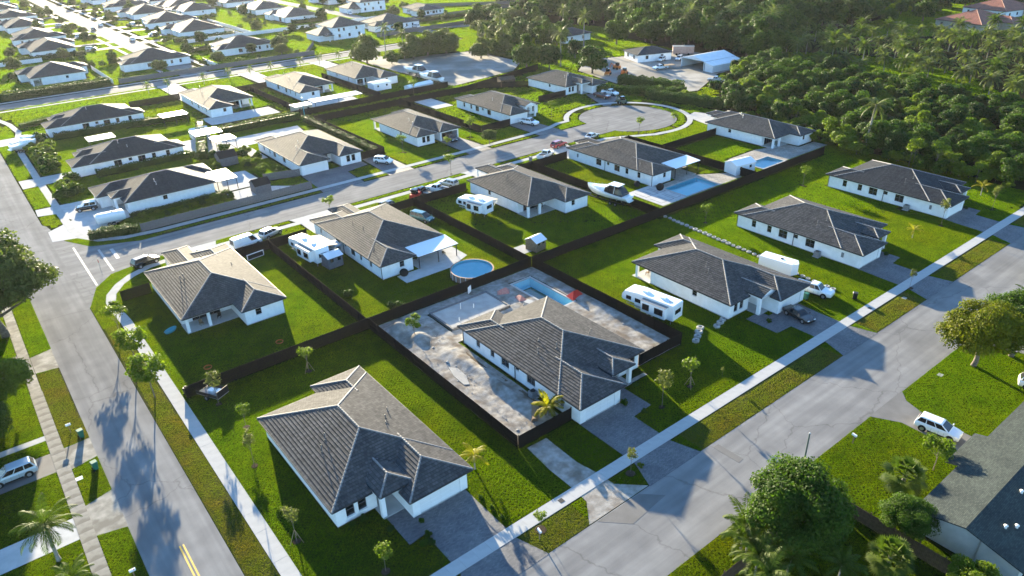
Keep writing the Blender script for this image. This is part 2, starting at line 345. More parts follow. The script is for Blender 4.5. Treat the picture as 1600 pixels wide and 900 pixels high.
# ------------------------------------------------------------------ ground, roads, pavements
POOLS = [(63.6,72.0,67.3,82.6), (115.0,89.4,125.2,95.4), (140.8,89.0,148.8,93.4)]
_xs = sorted({-480,1140,*[p[0] for p in POOLS],*[p[2] for p in POOLS]}); _ys = sorted({-240,1340,*[p[1] for p in POOLS],*[p[3] for p in POOLS]})
g = MB(); _id = {}
for i, x in enumerate(_xs):
    for j, y in enumerate(_ys): _id[i, j] = len(g.V); g.V.append((x, y, 0))
for i in range(len(_xs)-1):
    for j in range(len(_ys)-1):
        cx, cy = (_xs[i]+_xs[i+1])/2, (_ys[j]+_ys[j+1])/2
        if any(p[0] < cx < p[2] and p[1] < cy < p[3] for p in POOLS): continue
        g.F.append([_id[i,j], _id[i+1,j], _id[i+1,j+1], _id[i,j+1]]); g.MI.append(0); g.UV.append(None)
struct('ground', g, 'ground')

def sheet(name, poly, z, mat, kind='structure', uv=False, z0=-0.05, occ=True, label=None, cat=None):
    b = MB(); b.prism(poly, z0, z, None, planar_uv=uv); o = b.build(name, mat); o['kind'] = kind
    if label: o['label'] = label
    if cat: o['category'] = cat
    if occ: occupy(poly)
    return o
def arc(cx, cy, r, a0, a1, n): return [(cx+r*math.cos(R(a0+(a1-a0)*i/n)), cy+r*math.sin(R(a0+(a1-a0)*i/n))) for i in range(n+1)]
def ribbon(pts, w):
    L, Rr = [], []
    for i, p in enumerate(pts):
        a = pts[max(0, i-1)]; b = pts[min(len(pts)-1, i+1)]; d = math.hypot(b[0]-a[0], b[1]-a[1]) or 1
        nx, ny = -(b[1]-a[1])/d*w/2, (b[0]-a[0])/d*w/2
        L.append((p[0]+nx, p[1]+ny)); Rr.append((p[0]-nx, p[1]-ny))
    return L + Rr[::-1]

def strip(name, pts, w, z, mat):
    p = ribbon(pts, w); n = len(pts); b = MB(); L, Q = p[:n], p[n:][::-1]
    for i in range(n-1):
        b.add([(*Q[i],z),(*Q[i+1],z),(*L[i+1],z),(*L[i],z)], [(0,1,2,3)])
        for a, c in ((Q[i+1],Q[i]),(L[i],L[i+1])): b.add([(*a,z),(*c,z),(*c,-.02),(*a,-.02)], [(0,1,2,3)])
        occupy([Q[i],Q[i+1],L[i+1],L[i]])
    o = b.build(name, mat); o['kind'] = 'structure'; return o
sheet('road', rect(1.7,-80,8.65,430), 0.022, 'asphalt_y')
sheet('road', rect(8.0,28.5,330,37.4), 0.014, 'asphalt')
CUL = (150.5, 140.0)
sheet('road', [(8,119),(8.9,121),(11,127.5),(14.2,131.5),(22,133.5),(139,133.5)]+arc(*CUL,13.6,212,508,30)[:]+[(138,143.3),(22,143.3),(14,146.8),(10.7,153),(9.2,164),(8,166)], 0.018, 'asphalt')
sheet('road', rect(-140,284,195,293.2), 0.016, 'asphalt')
sheet('road', rect(74.5,293,84.5,760), 0.012, 'asphalt_y')
sheet('road', [(185,330),(240,300),(244,306),(190,338)], 0.010, 'asphalt')
sheet('road', rect(192,296,200,640), 0.012, 'asphalt')
# asphalt patches and a sealed seam on the right road
for p in ([(38.5,37.3),(44.5,37.3),(46.5,35.4),(41,34.8)], [(56.2,36.9),(57.1,36.9),(57.2,33.6),(56.3,33.5)], [(33.2,29.4),(36.2,29.3),(36.1,28.9),(33.4,28.95)]):
    sheet('asphalt_patch', p, 0.026, 'asphalt_dark', z0=0.0)
# road paint
for x in (4.93, 5.27):
    sheet('yellow_centre_line', rect(x,40,x+0.16,61.2), 0.030, 'yellow', z0=0.0)
sheet('white_edge_line', rect(11.15,128.4,11.5,148.4), 0.032, 'roadwhite', z0=0.0)
sheet('stop_line', rect(14.6,132.6,15.0,144.2), 0.032, 'roadwhite', z0=0.0)
sheet('stop_line', rect(16.4,137.5,17.0,143.0), 0.032, 'roadwhite', z0=0.0)

# pavements of single slabs near the camera
_rng = random.Random(5)
def slab_walk(x0, y0, x1, y1, along, mat='concrete'):
    par = bpy.data.objects.new('sidewalk', None); COL.objects.link(par); par['kind'] = 'structure'
    L = (x1-x0) if along == 'x' else (y1-y0); n = int(L/1.53); st = L/n
    b = MB(); s = st/2-0.006; w = ((y1-y0) if along == 'x' else (x1-x0))/2
    if along == 'x': b.box(-s,-w,-0.12,s,w,0.0)
    else: b.box(-w,-s,-0.12,w,s,0.0)
    me = b.mesh('slab', mat)
    for i in range(n):
        t = (i+0.5)*st; p = (x0+t, (y0+y1)/2) if along == 'x' else ((x0+x1)/2, y0+t)
        inst('slab', me, par, (*p, 0.055+_rng.uniform(-0.004, 0.004)))
    base = MB(); base.box(x0+.01,y0+.01,-0.1,x1-.01,y1-.01,0.03); base.build('joint_bed', 'oldconcrete', par)
    occupy(rect(x0-0.05,y0-0.05,x1+0.05,y1+0.05))
slab_walk(12.85, 40.92, 176, 42.45, 'x')
slab_walk(11.3, 30, 12.82, 112, 'y')
slab_walk(-2.45, 40, -1.05, 100, 'y', 'oldconcrete')
sheet('sidewalk', rect(-2.4,100.02,-1.1,150), 0.05, 'oldconcrete')
sheet('sidewalk', rect(176.02,40.92,320,42.45), 0.05, 'concrete')
strip('sidewalk', ([(12.06,112.02),(11.7,117),(11.75,120.5),(12.4,123.2),(14.3,126.2),(16.6,128.4),(20,130.2),(24,130.8),(60,130.8),(100,130.8),(120,130.6),(132,129.8),(139,126.3),(144,123.7)]+arc(*CUL,17.2,-105,148,36)+[(132.6,149.2),(128,147.6),(120,146.6),(100,146.2),(60,146.2),(26,146.2),(20,147.0),(16,149),(13.6,153),(12.8,158),(12.75,200),(12.9,225),(14,240),(15.5,250),(14.5,262),(10.5,280)]), 1.5, 0.05, 'concrete')
sheet('sidewalk', rect(12,280.6,150,282.1), 0.05, 'concrete'); sheet('sidewalk', rect(-140,294.6,190,296.2), 0.05, 'concrete')
sheet('sidewalk', rect(70.5,300,72,700), 0.05, 'concrete'); sheet('sidewalk', rect(87,300,88.5,700), 0.05, 'concrete')

# drives in front of the first row
def drive(pts, mat='paver', z=0.030, name='driveway'): return sheet(name, pts, z, mat, uv=True)
drive([(24.9,50),(31.0,50),(31.0,42.5),(31.0,40.9),(32.2,37.3),(22.2,37.3),(24.4,40.9),(24.4,47),(22.5,46.8),(22.5,51.6),(24.9,51.6)])
drive([(47.6,50),(53.6,50),(55.2,51.6),(56.8,51.6),(56.8,46.7),(53.6,46.5),(53.5,40.8),(54.6,37.3),(46.2,37.3),(47.6,40.8)])
drive([(85.9,50),(92.2,50),(92.0,40.8),(93.0,37.3),(84.2,37.3),(85.6,40.8),(85.7,46.2),(82.6,46.4),(82.6,51.6),(85.9,51.6)])
drive([(109.6,50),(116.2,50),(117.3,51.6),(118.8,51.6),(118.8,47),(115.8,46.8),(115.6,40.8),(116.4,37.3),(107.6,37.3),(109.0,40.8)])
drive([(140.6,50),(147.3,50),(148.3,51.6),(149.8,51.6),(149.8,47),(147.0,46.8),(146.6,40.8),(147.4,37.3),(138.0,37.3),(139.6,40.8)])
# drives of the second row, from the middle street
for x0, x1 in ((25.6,31.8),(48.4,55.2),(89.8,96.4),(113.9,120.4)):
    drive([(x0,123),(x1,123),(x1,130),(x1+1,133.4),(x0-1,133.4),(x0,130)], 'concrete', 0.034)
drive([(160,117),(167,117),(171,124),(168.5,131),(163.4,129.6),(161.5,124)], 'concrete', 0.034)
drive([(60.5,157),(76,157),(76,154),(70,152.5),(69.5,147),(69.5,143.4),(59.5,143.4),(60,148)], 'paver', 0.034)
drive([(77,160),(82.5,160),(82.5,143.4),(76,143.4)], 'paver', 0.034)
drive([(99,158),(105,158),(105.4,143.4),(98.6,143.4)], 'paver', 0.034)
drive([(121.8,158),(128.6,158),(129,143.4),(121.4,143.4)], 'paver', 0.034)
drive([(161,168),(168,168),(166,157.5),(160,155),(157,153),(155,154)], 'paver', 0.034)
drive([(14,164),(24,164),(24,174.5),(9.0,175.5),(8.8,171),(12,170)], 'white_concrete', 0.034); drive([(14.2,152.5),(24,158),(24,163.9),(14,163.9),(9.0,160),(8.8,154)], 'white_concrete', 0.036)
drive([(9,192.5),(20,193),(20,199),(9,199.5)], 'concrete', 0.034); drive([(9,236),(21,237),(21,244),(9,244)], 'concrete', 0.034)
for x0, x1 in ((62.5,69),(91.5,98),(120.5,127)):
    drive([(x0,255),(x1,255),(x1,284),(x0,284)], 'concrete', 0.034)
for yy in (384,402,430,448,482,500,533,552,586):
    drive([(58,yy),(74.6,yy),(74.6,yy+6),(58,yy+6)], 'oldconcrete', 0.034); drive([(84.4,yy+4),(101,yy+4),(101,yy+11),(84.4,yy+11)], 'oldconcrete', 0.034)
# left side: apron, drives and pavement links
drive([(-1.05,68.0),(1.75,67.3),(1.75,74.2),(-1.05,73.3)], 'oldconcrete', 0.028); drive(rect(-26,68.6,-2.45,72.2), 'white_concrete', 0.036)
drive([(-1.05,80.6),(1.7,81.2),(1.7,85.4),(-1.05,85.2)], 'oldconcrete', 0.028); drive(rect(-24,81.2,-2.45,85.2), 'asphalt_dark', 0.036)
drive([(-1.05,105.2),(1.7,104.8),(1.7,111),(-1.05,110.2)], 'oldconcrete', 0.028)
drive(rect(-22,88.2,-2.45,89.3), 'white_concrete', 0.036, 'path')
drive(rect(-20,104.5,-2.45,112), 'asphalt_dark', 0.034)
# lower right: curved drive of the shingle-roofed house
drive([(74.6,28.6),(82.4,28.6),(80.8,27.3),(80.0,25.2),(79.8,20),(79.6,8),(76.0,8),(76.2,22),(76.3,25.6)], 'asphalt_dark', 0.030)
drive([(100,28.6),(113,28.6),(112,20),(113,4),(105,4),(104,18)], 'asphalt', 0.030)

# dry verges (thinner, yellower grass) laid over the ground
for p in (rect(-1.05,85.4,1.65,104.8), rect(8.7,30,11.28,112), rect(12.9,37.4,22,40.9), [(31.6,37.45),(38,37.45),(38,40.9),(31.2,40.9)], rect(55,37.45,84,40.9), rect(93.2,37.45,107.4,40.9), rect(116.6,37.45,137.6,40.9), rect(147.8,37.45,250,40.9), rect(9,-20,38.9,28.4)):
    sheet('grass_verge', p, 0.006, 'verge', occ=False); occupy(p, True, DRY)
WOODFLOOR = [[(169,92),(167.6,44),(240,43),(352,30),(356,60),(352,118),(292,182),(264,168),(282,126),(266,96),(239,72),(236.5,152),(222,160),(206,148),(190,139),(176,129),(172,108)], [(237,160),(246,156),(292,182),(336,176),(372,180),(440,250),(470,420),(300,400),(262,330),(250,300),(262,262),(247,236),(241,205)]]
for p in WOODFLOOR: sheet('woods_floor', p, 0.008, 'woodfloor')  # dark soil under the woods; across the coconut grove its tone replaces palm shade
# gravel track beside the construction lot
sheet('gravel_track', [(40.2,50.4),(43.0,50.3),(42.9,45),(43.4,42.5),(43.6,40),(46.2,37.5),(37.6,37.5),(39.6,40),(39.8,43),(39.8,46)], 0.018, 'dirt')
# vacant gravel lot and the works yard
sheet('gravel_lot', [(138,208.5),(168,213.5),(180,224),(181,256),(163,262),(150,263.5),(146,283.9),(138,283.9),(136.5,262),(137,235)], 0.020, 'gravel')
sheet('gravel_yard', [(180.5,150),(190,147),(214,158),(240,160),(240,197),(214,203),(200,209),(184,196),(179,172)], 0.020, 'gravel')

# ------------------------------------------------------------------ roofs and houses
def clip(poly, a, b, c):
    out = []; n = len(poly)
    for i in range(n):
        p, q = poly[i], poly[(i+1) % n]; dp = a*p[0]+b*p[1]+c; dq = a*q[0]+b*q[1]+c
        if dp >= -1e-9: out.append(p)
        if (dp > 1e-9 and dq < -1e-9) or (dp < -1e-9 and dq > 1e-9):
            t = dp/(dp-dq); out.append((p[0]+(q[0]-p[0])*t, p[1]+(q[1]-p[1])*t))
    return out
def area(p): return abs(sum(p[i][0]*p[(i+1)%len(p)][1]-p[(i+1)%len(p)][0]*p[i][1] for i in range(len(p))))/2 if len(p) > 2 else 0

class Roof:
    """rectangle with sloping sides: sides = string of l r f b; z = ez + pitch * min(distance to the sloped sides)"""
    def __init__(s, x0, x1, y0, y1, sides, ez, pitch):
        s.x0, s.x1, s.y0, s.y1, s.ez, s.p, s.sides = x0, x1, y0, y1, ez, pitch, sides
        d = {'l': (1,0,-x0), 'r': (-1,0,x1), 'f': (0,1,-y0), 'b': (0,-1,y1)}
        s.pl = [(a*pitch, b*pitch, c*pitch+ez, k) for k, (a, b, c) in d.items() if k in sides]
        s.dist = d
    def z(s, x, y):
        if x < s.x0-1e-6 or x > s.x1+1e-6 or y < s.y0-1e-6 or y > s.y1+1e-6: return -9
        return min(a*x+b*y+c for a, b, c, k in s.pl)
def roof_faces(roofs):
    """-> list of (roof, plane, [convex polygons]) of what shows from above"""
    out = []
    for i, r in enumerate(roofs):
        for j, (a, b, c, k) in enumerate(r.pl):
            poly = rect(r.x0, r.y0, r.x1, r.y1)
            for m, (a2, b2, c2, k2) in enumerate(r.pl):
                if m != j: poly = clip(poly, a2-a, b2-b, c2-c)
            pieces = [poly] if area(poly) > 1e-4 else []
            for m, q in enumerate(roofs):
                if m == i: continue
                eps = -1e-5 if m < i else 1e-5
                new = []
                for pc in pieces:
                    rest = pc
                    hs = [(a2-a, b2-b, c2-c-eps) for a2, b2, c2, _ in q.pl]+[(1,0,-q.x0),(-1,0,q.x1),(0,1,-q.y0),(0,-1,q.y1)]
                    for h in hs:
                        o = clip(rest, -h[0], -h[1], -h[2])
                        if area(o) > 1e-3: new.append(o)
                        rest = clip(rest, *h)
                        if area(rest) < 1e-3: break
                pieces = new
            if pieces: out.append((r, (a, b, c, k), pieces))
    return out

def flipx(mb, Wd):
    mb.V = [(Wd-v[0], v[1], v[2]) for v in mb.V]; mb.F = [f[::-1] for f in mb.F]
    mb.UV = [u[::-1] if u else None for u in mb.UV]; return mb

def build_roof(roofs, root, tile, capm, det, fin, cw=0.36, fascia=True):
    faces = roof_faces(roofs); fb = MB(); zmax = lambda x, y: max(q.z(x, y) for q in roofs)
    for r, (a, b, c, k), pieces in faces:
        mb = MB(); da, db, dc = r.dist[k]; cs = math.sqrt(1+r.p**2); t = 0.055 if det >= 1 else 0.0
        for pc in pieces:
            n = len(pc)
            for e in range(n):     # eave edges of this piece carry fascia
                p, q = pc[e], pc[(e+1) % n]; dp = da*p[0]+db*p[1]+dc; dq = da*q[0]+db*q[1]+dc
                if dp < 1e-4 and dq < 1e-4 and math.hypot(p[0]-q[0], p[1]-q[1]) > 0.05:
                    ox, oy = -da*0.02, -db*0.02; z1 = r.ez+0.03; z0 = r.ez-0.17; ix, iy = -da*0.07, -db*0.07
                    fb.add([(p[0]+ox,p[1]+oy,z0),(q[0]+ox,q[1]+oy,z0),(q[0]+ox,q[1]+oy,z1),(p[0]+ox,p[1]+oy,z1),
                            (p[0]+ix,p[1]+iy,z0),(q[0]+ix,q[1]+iy,z0),(q[0]+ix,q[1]+iy,z1),(p[0]+ix,p[1]+iy,z1)],
                           [(4,5,6,7),(3,2,6,7),(0,1,5,4),(0,3,7,4),(1,2,6,5),(0,1,2,3)])
            ds = [da*p[0]+db*p[1]+dc for p in pc]; k0, k1 = int(min(ds)/cw), int(max(ds)/cw+0.999)
            if det < 1: k0, k1 = 0, 1
            for kk in range(k0, k1):
                st = clip(clip(pc, da, db, dc-kk*cw), -da, -db, -(dc-(kk+1)*cw)) if det >= 1 else pc
                if area(st) < 1e-4: continue
                vs, uvs = [], []
                for p in st:
                    d = da*p[0]+db*p[1]+dc; fr = min(1, max(0, d/cw-kk)); lift = 0.012+t*(1-fr)
                    vs.append((p[0], p[1], a*p[0]+b*p[1]+c+lift)); uvs.append((p[0]*abs(db)+p[1]*abs(da), d*1.0+0.0))
                ar = sum(st[i][0]*st[(i+1)%len(st)][1]-st[(i+1)%len(st)][0]*st[i][1] for i in range(len(st)))
                idx = list(range(len(st)))
                if ar < 0: idx = idx[::-1]
                mb.add(vs, [idx], None, [[uvs[i] for i in idx]])
                if det >= 1:
                    for e in range(len(st)):
                        p, q = st[e], st[(e+1) % len(st)]
                        if abs(da*p[0]+db*p[1]+dc-kk*cw) < 1e-4 and abs(da*q[0]+db*q[1]+dc-kk*cw) < 1e-4:
                            za, zb = vs[e][2], vs[(e+1) % len(st)][2]
                            mb.add([(p[0],p[1],za-t-0.012),(q[0],q[1],zb-t-0.012),(q[0],q[1],zb),(p[0],p[1],za)], [(0,1,2,3)], None, [[(uvs[e][0], 0.02),(uvs[(e+1)%len(st)][0],0.02),(uvs[(e+1)%len(st)][0],0.05),(uvs[e][0],0.05)]])
        if mb.F: fin(mb).build('roof_slope', tile, root)
    if fascia: fin(fb).build('fascia', 'fascia', root)
    # ridge and hip caps
    for r in roofs:
        segs = []; w, d = r.x1-r.x0, r.y1-r.y0; s = r.sides
        def P3(x, y): return Vector((x, y, r.z(min(max(x, r.x0), r.x1), min(max(y, r.y0), r.y1))))
        if w <= d or 'f' not in s or 'b' not in s:
            h = w/2; ya = r.y0+h if 'f' in s else r.y0; yb = r.y1-h if 'b' in s else r.y1; xm = (r.x0+r.x1)/2
            if 'l' in s and 'r' in s:
                segs.append((P3(xm, ya), P3(xm, yb)))
                if 'f' in s: segs += [(P3(r.x0, r.y0), P3(xm, ya)), (P3(r.x1, r.y0), P3(xm, ya))]
                if 'b' in s: segs += [(P3(r.x0, r.y1), P3(xm, yb)), (P3(r.x1, r.y1), P3(xm, yb))]
        else:
            h = d/2; xa, xb, ym = r.x0+h, r.x1-h, (r.y0+r.y1)/2
            segs += [(P3(xa, ym), P3(xb, ym)), (P3(r.x0, r.y0), P3(xa, ym)), (P3(r.x0, r.y1), P3(xa, ym)), (P3(r.x1, r.y0), P3(xb, ym)), (P3(r.x1, r.y1), P3(xb, ym))]
        for p, q in segs:
            L = (q-p).length
            if L < 0.3: continue
            n = max(1, int(L/0.40)); mb = MB(); dv = (q-p)/n; dn = dv.normalized()
            sd = Vector((-dn.y, dn.x, 0)).normalized() if abs(dn.z) < 0.99 else Vector((1,0,0))
            runs = []
            for i in range(n):
                m = p+dv*(i+0.5)
                if zmax(m.x, m.y) > m.z+0.04: continue
                runs.append(i)
            for i in runs:
                a0, a1 = p+dv*i, p+dv*(i+1.12); hw = 0.15; up = Vector((0,0,1))
                l0, l1 = (0.115, 0.075) if det >= 1 else (0.09, 0.09)
                ring = lambda c, l, f: [c+sd*(-hw*f)+up*(l-0.13), c+sd*(-hw*0.55*f)+up*(l-0.015), c+up*l, c+sd*(hw*0.55*f)+up*(l-0.015), c+sd*(hw*f)+up*(l-0.13)]
                mb.loft([ring(a0, l0, 1.0), ring(a1, l1, 0.85)], None, caps=True, closed=False)
            if mb.F: fin(mb).build('ridge_cap', capm, root)
    return zmax

WINDOWS = {}
def window(root, wdt, h, loc, ang, mullions=1, rails=1, det=2, frame='frame'):
    """window in the wall plane: local x along the wall, y inwards"""
    key = (round(wdt,2), round(h,2), mullions, rails, det, frame)
    if key not in WINDOWS:
        fb = MB(); t = 0.06
        fb.box(-wdt/2,0,0,-wdt/2+t,.07,h); fb.box(wdt/2-t,0,0,wdt/2,.07,h); fb.box(-wdt/2+t,0,0,wdt/2-t,.07,t); fb.box(-wdt/2+t,0,h-t,wdt/2-t,.07,h)
        for i in range(mullions):
            x = -wdt/2+wdt*(i+1)/(mullions+1); fb.box(x-.045,0.005,t,x+.045,.06,h-t)
        for i in range(rails):
            z = h*(i+1)/(rails+1); fb.box(-wdt/2+t,0.01,z-.03,wdt/2-t,.055,z+.03)
        gb = MB(); gb.box(-wdt/2+.03,.035,.03,wdt/2-.03,.045,h-.03)
        sl = MB(); sl.box(-wdt/2-.08,-.20,-.09,wdt/2+.08,-.005,-.012)
        WINDOWS[key] = (fb.mesh('window', frame), gb.mesh('pane', 'glass'), sl.mesh('sill', 'trim'))
    f, gl, sl = WINDOWS[key]; o = inst('window', f, root, loc, ang); inst('pane', gl, o)
    if det >= 1 and loc[2] > .5: inst('sill', sl, o)
    return o

def wall_run(mb, pts, z0, z1, ops, closed=True):
    """walls along pts (counter-clockwise) with openings ops[seg] = [(u, w, za, zb)]"""
    n = len(pts)
    for i in range(n if closed else n-1):
        p, q = Vector((*pts[i], 0)), Vector((*pts[(i+1) % n], 0)); L = (q-p).length
        if L < 0.02: continue
        d = (q-p)/L; nrm = Vector((d.y, -d.x, 0)); cur = 0.0
        def quad(u0, u1, a, b, off=0.0):
            if u1-u0 < 1e-3 or b-a < 1e-3: return
            P = [p+d*u0, p+d*u1]; mb.add([(P[0].x,P[0].y,a),(P[1].x,P[1].y,a),(P[1].x,P[1].y,b),(P[0].x,P[0].y,b)], [(0,1,2,3)])
        for (u, w, za, zb) in sorted(ops.get(i, [])):
            quad(cur, u, z0, z1); quad(u, u+w, z0, za); quad(u, u+w, zb, z1); cur = u+w
            A, B = p+d*u, p+d*(u+w); iv = -nrm*0.14
            for (s0, s1, h0, h1) in ((A, A, za, zb), (B, B, za, zb)):
                mb.add([(s0.x,s0.y,h0),(s0.x+iv.x,s0.y+iv.y,h0),(s0.x+iv.x,s0.y+iv.y,h1),(s0.x,s0.y,h1)], [(0,1,2,3)])
            for h in (za, zb):
                mb.add([(A.x,A.y,h),(B.x,B.y,h),(B.x+iv.x,B.y+iv.y,h),(A.x+iv.x,A.y+iv.y,h)], [(0,1,2,3)])
        quad(cur, L, z0, z1)

def house(label, loc, rz=0, mir=False, Wd=14.6, yf=3.8, yr=23.1, yb=24.95, wg=7.65, wb=6.7, port=(7.6,11.6,2.2,'hip',0.35), wing=None,
          lanai=False, tile='tile', cap='cap', det=2, ez=2.75, pitch=0.345, vents=((0.28,0.36,0.9),(0.28,0.46,0.9)), wallm='stucco',
          group=None, ac=None, name='house', open_garage=False, winopt='gd'):
    rz = R(rz); root = thing(name, label, 'house', (*loc, 0), rz, group); o = 0.5
    fin = (lambda mb: flipx(mb, Wd)) if mir else (lambda mb: mb)
    XX = (lambda x: Wd-x) if mir else (lambda x: x)
    roofs = [Roof(0, Wd, yf, yr, 'lrfb', ez, pitch)]
    if wg: roofs.append(Roof(0, wg, 0, yf+wg/2+1, 'lrf', ez, pitch))
    if wb: roofs.append(Roof(0, wb, yr-wb/2-1, yb, 'lrb', ez, pitch))
    if wing: roofs.append(Roof(wing[0], Wd, wing[1], yf+(Wd-wing[0])/2+1, 'lrf', ez, pitch))
    if port:
        hw = (port[1]-port[0])/2
        roofs.append(Roof(port[0], port[1], port[2], yf+hw+port[4]/pitch+1.2, 'lrf' if port[3] == 'hip' else 'lr', ez+port[4], pitch))
    zmax = build_roof(roofs, root, tile, cap, det, fin)
    # walls
    xe = (port[1]-0.55) if port else wg+1.5
    xe = max(xe, (wg or 0)+0.8); ye = yf+o+1.3; yrr = yr-o-3.2 if lanai else yr-o
    pts = [(o,o),(wg-o,o),(wg-o,ye),(xe,ye)] if wg else [(o,yf+o)]
    if wg and wing: pts = pts[:-1]+[(wing[0]+o,ye),(wing[0]+o,wing[1]+o),(Wd-o,wing[1]+o)]
    elif wg: pts += [(xe,yf+o),(Wd-o,yf+o)]
    else: pts += [(Wd-o,yf+o)]
    fi = len(pts)-2            # index of the front window segment
    if wb:
        pts += [(Wd-o,yrr)]; ri = len(pts)-1
        pts += [(wb-o,yrr),(wb-o,yb-o),(o,yb-o)]
    else:
        pts += [(Wd-o,yrr)]; ri = len(pts)-1
        pts += [(o,yrr)]
    li = len(pts)-1
    ops = {}; wins = []; H0, H1 = 0.95, 2.25
    def op(seg, u, w, za, zb, kind): ops.setdefault(seg, []).append((u, w, za, zb)); wins.append((seg, u, w, za, zb, kind))
    segl = lambda i: math.hypot(pts[i][0]-pts[(i+1)%len(pts)][0], pts[i][1]-pts[(i+1)%len(pts)][1])
    if wg:
        gw = 4.9; op(0, (segl(0)-gw)/2, gw, 0.0, 2.15, 'garage')
        L2 = segl(2); op(2, L2/2-0.85, 1.7, 0.0, 2.3, 'door') if L2 > 2.2 else None
    Lf = segl(fi)
    if Lf > 3.2: op(fi, Lf*0.5-1.15, 0.95, 0.7, 2.25, 'w'); op(fi, Lf*0.5+0.2, 0.95, 0.7, 2.25, 'w')
    elif Lf > 1.4: op(fi, Lf*0.5-0.45, 0.9, 0.7, 2.25, 'w')
    L = segl(li)               # garage-side wall, from the back to the front
    if 'g' in winopt:
        for f, w, za, kd in ((0.15,0.9,H0,'w'),(0.285,0.9,H0,'w'),(0.40,1.7,H0-.15,'ww'),(0.505,0.8,1.55,'s'),(0.62,1.7,H0-.15,'ww')): op(li, L*f-w/2, w, za, H1, kd)
    Lr = segl(ri-1)            # other side, from the front to the back
    for f in ((0.42,) if 'd' in winopt else (0.2,0.42,0.7)): op(ri-1, Lr*f-0.45, 0.9, 1.35, H1, 's')
    Lb = segl(ri)
    if lanai: op(ri, Lb*0.5-2.1, 4.2, 0.05, 2.3, 'slider')
    else: op(ri, Lb*0.5-1.6, 3.2, 0.05, 2.25, 'slider')
    if wb: Lq = segl(ri+2); op(ri+2, Lq*0.35-0.45, 0.9, 1.2, H1, 's')
    wm = MB(); wall_run(wm, pts, 0.0, ez-0.12, ops); fin(wm).build('wall', wallm, root)
    fl = MB(); fl.prism(pts, -0.05, 0.10); fin(fl).build('floor_slab', 'concrete', root)
    for seg, u, w, za, zb, kd in wins:
        p, q = pts[seg], pts[(seg+1) % len(pts)]; LL = segl(seg); dx, dy = (q[0]-p[0])/LL, (q[1]-p[1])/LL
        nx, ny = dy, -dx; cx, cy = p[0]+dx*(u+w/2)-nx*0.13, p[1]+dy*(u+w/2)-ny*0.13
        ang = math.atan2(dy, dx)
        X, A = XX(cx), (math.pi-ang+math.pi if mir else ang)
        if mir: A = -ang
        if kd in ('w','s','ww','slider'):
            window(root, w, zb-za, (X, cy, za), A, {'w':0,'s':0,'ww':1,'slider':3}[kd], 0 if kd in ('slider',) else 1, det)
        elif kd == 'door':
            b = MB(); b.box(-w/2,0,0,w/2,.05,zb-za); d = b.build('front_door', 'frame', root, (X, cy, za), A)
        elif kd == 'garage' and not open_garage:
            gd = bpy.data.objects.new('garage_door', None); COL.objects.link(gd); gd.parent = root; gd.location = (X, cy, za+0.02); gd.rotation_euler = (0,0,A)
            key = ('gp', round(w,2))
            if key not in WINDOWS:
                b = MB(); b.box(-w/2+.01,0,0,w/2-.01,.04,0.525)
                for i in range(4):
                    xx = -w/2+w*(i+0.5)/4; b.box(xx-w/8+.09,-0.018,.08,xx+w/8-.09,0.0,.445)
                WINDOWS[key] = b.mesh('panel', 'trim')
            for i in range(4): inst('panel', WINDOWS[key], gd, (0,0,i*0.532))
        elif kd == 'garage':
            b = MB(); b.box(-w/2,2.5,0,w/2,2.52,2.1); b.build('garage_dark_board', 'black', root, (X, cy, za), A)  # black board behind the opening, standing in for the shade inside the garage
    # soffits
    sb = MB()
    for i, r in enumerate(roofs):
        z = r.ez-0.13-0.004*i
        sb.add([(r.x0+.05,r.y0+.05,z),(r.x1-.05,r.y0+.05,z),(r.x1-.05,r.y1-.05,z),(r.x0+.05,r.y1-.05,z)], [(3,2,1,0)])
    fin(sb).build('soffit', 'soffit', root)
    # portico columns and beam
    if port:
        zt = ez+port[4]-0.16; yfz = port[2]+0.35
        for cx in (port[0]+0.42, port[1]-0.42):
            if wg and cx < wg-0.2: continue
            b = MB(); b.box(cx-.24,yfz,0,cx+.24,yfz+.48,zt-.44); fin(b).build('portico_column', wallm, root)
        x0 = max(port[0]+0.2, 0); b = MB(); b.box(x0,yfz+0.003,zt-.44,port[1]-0.2,yfz+.44,zt)
        b.box(port[1]-.62,yfz+.44,zt-.44,port[1]-.2,yf+o+.02,zt)
        if (wg or 0) < port[0]: b.box(port[0]+.2,yfz+.44,zt-.44,port[0]+.62,yf+o+.02,zt)
        fin(b).build('portico_beam', wallm, root)
        if port[3] == 'gable':
            hw = (port[1]-port[0])/2; b = MB(); yq = port[2]+0.34; zz = ez+port[4]-0.15
            b.add([(port[0]+.1,yq,zz),(port[1]-.1,yq,zz),(port[0]+hw,yq,zz+hw*pitch+.05)], [(0,1,2)]); fin(b).build('gable_wall', wallm, root)
        b = MB(); b.box((wg or port[0])-o,port[2]+.2,-.05,port[1]-.2,ye,.09); fin(b).build('porch_slab', 'concrete', root)
    if lanai:
        zt = ez-0.14; xm = (wb+Wd)/2-0.3; y1 = yr-o
        for cx in (Wd-o-.42, xm):
            b = MB(); b.box(cx,y1-.42,0,cx+.42,y1,zt-.35); fin(b).build('lanai_column', wallm, root)
        b = MB(); b.box(wb-o,y1-.40,zt-.35,Wd-o,y1+.002,zt); b.box(Wd-o-.40,yrr,zt-.35,Wd-o+.002,y1-.40,zt); fin(b).build('lanai_beam', wallm, root)
        b = MB(); b.box(wb-o,yrr,-.05,Wd-o+.1,y1+.15,.085); fin(b).build('lanai_slab', 'white_concrete', root)
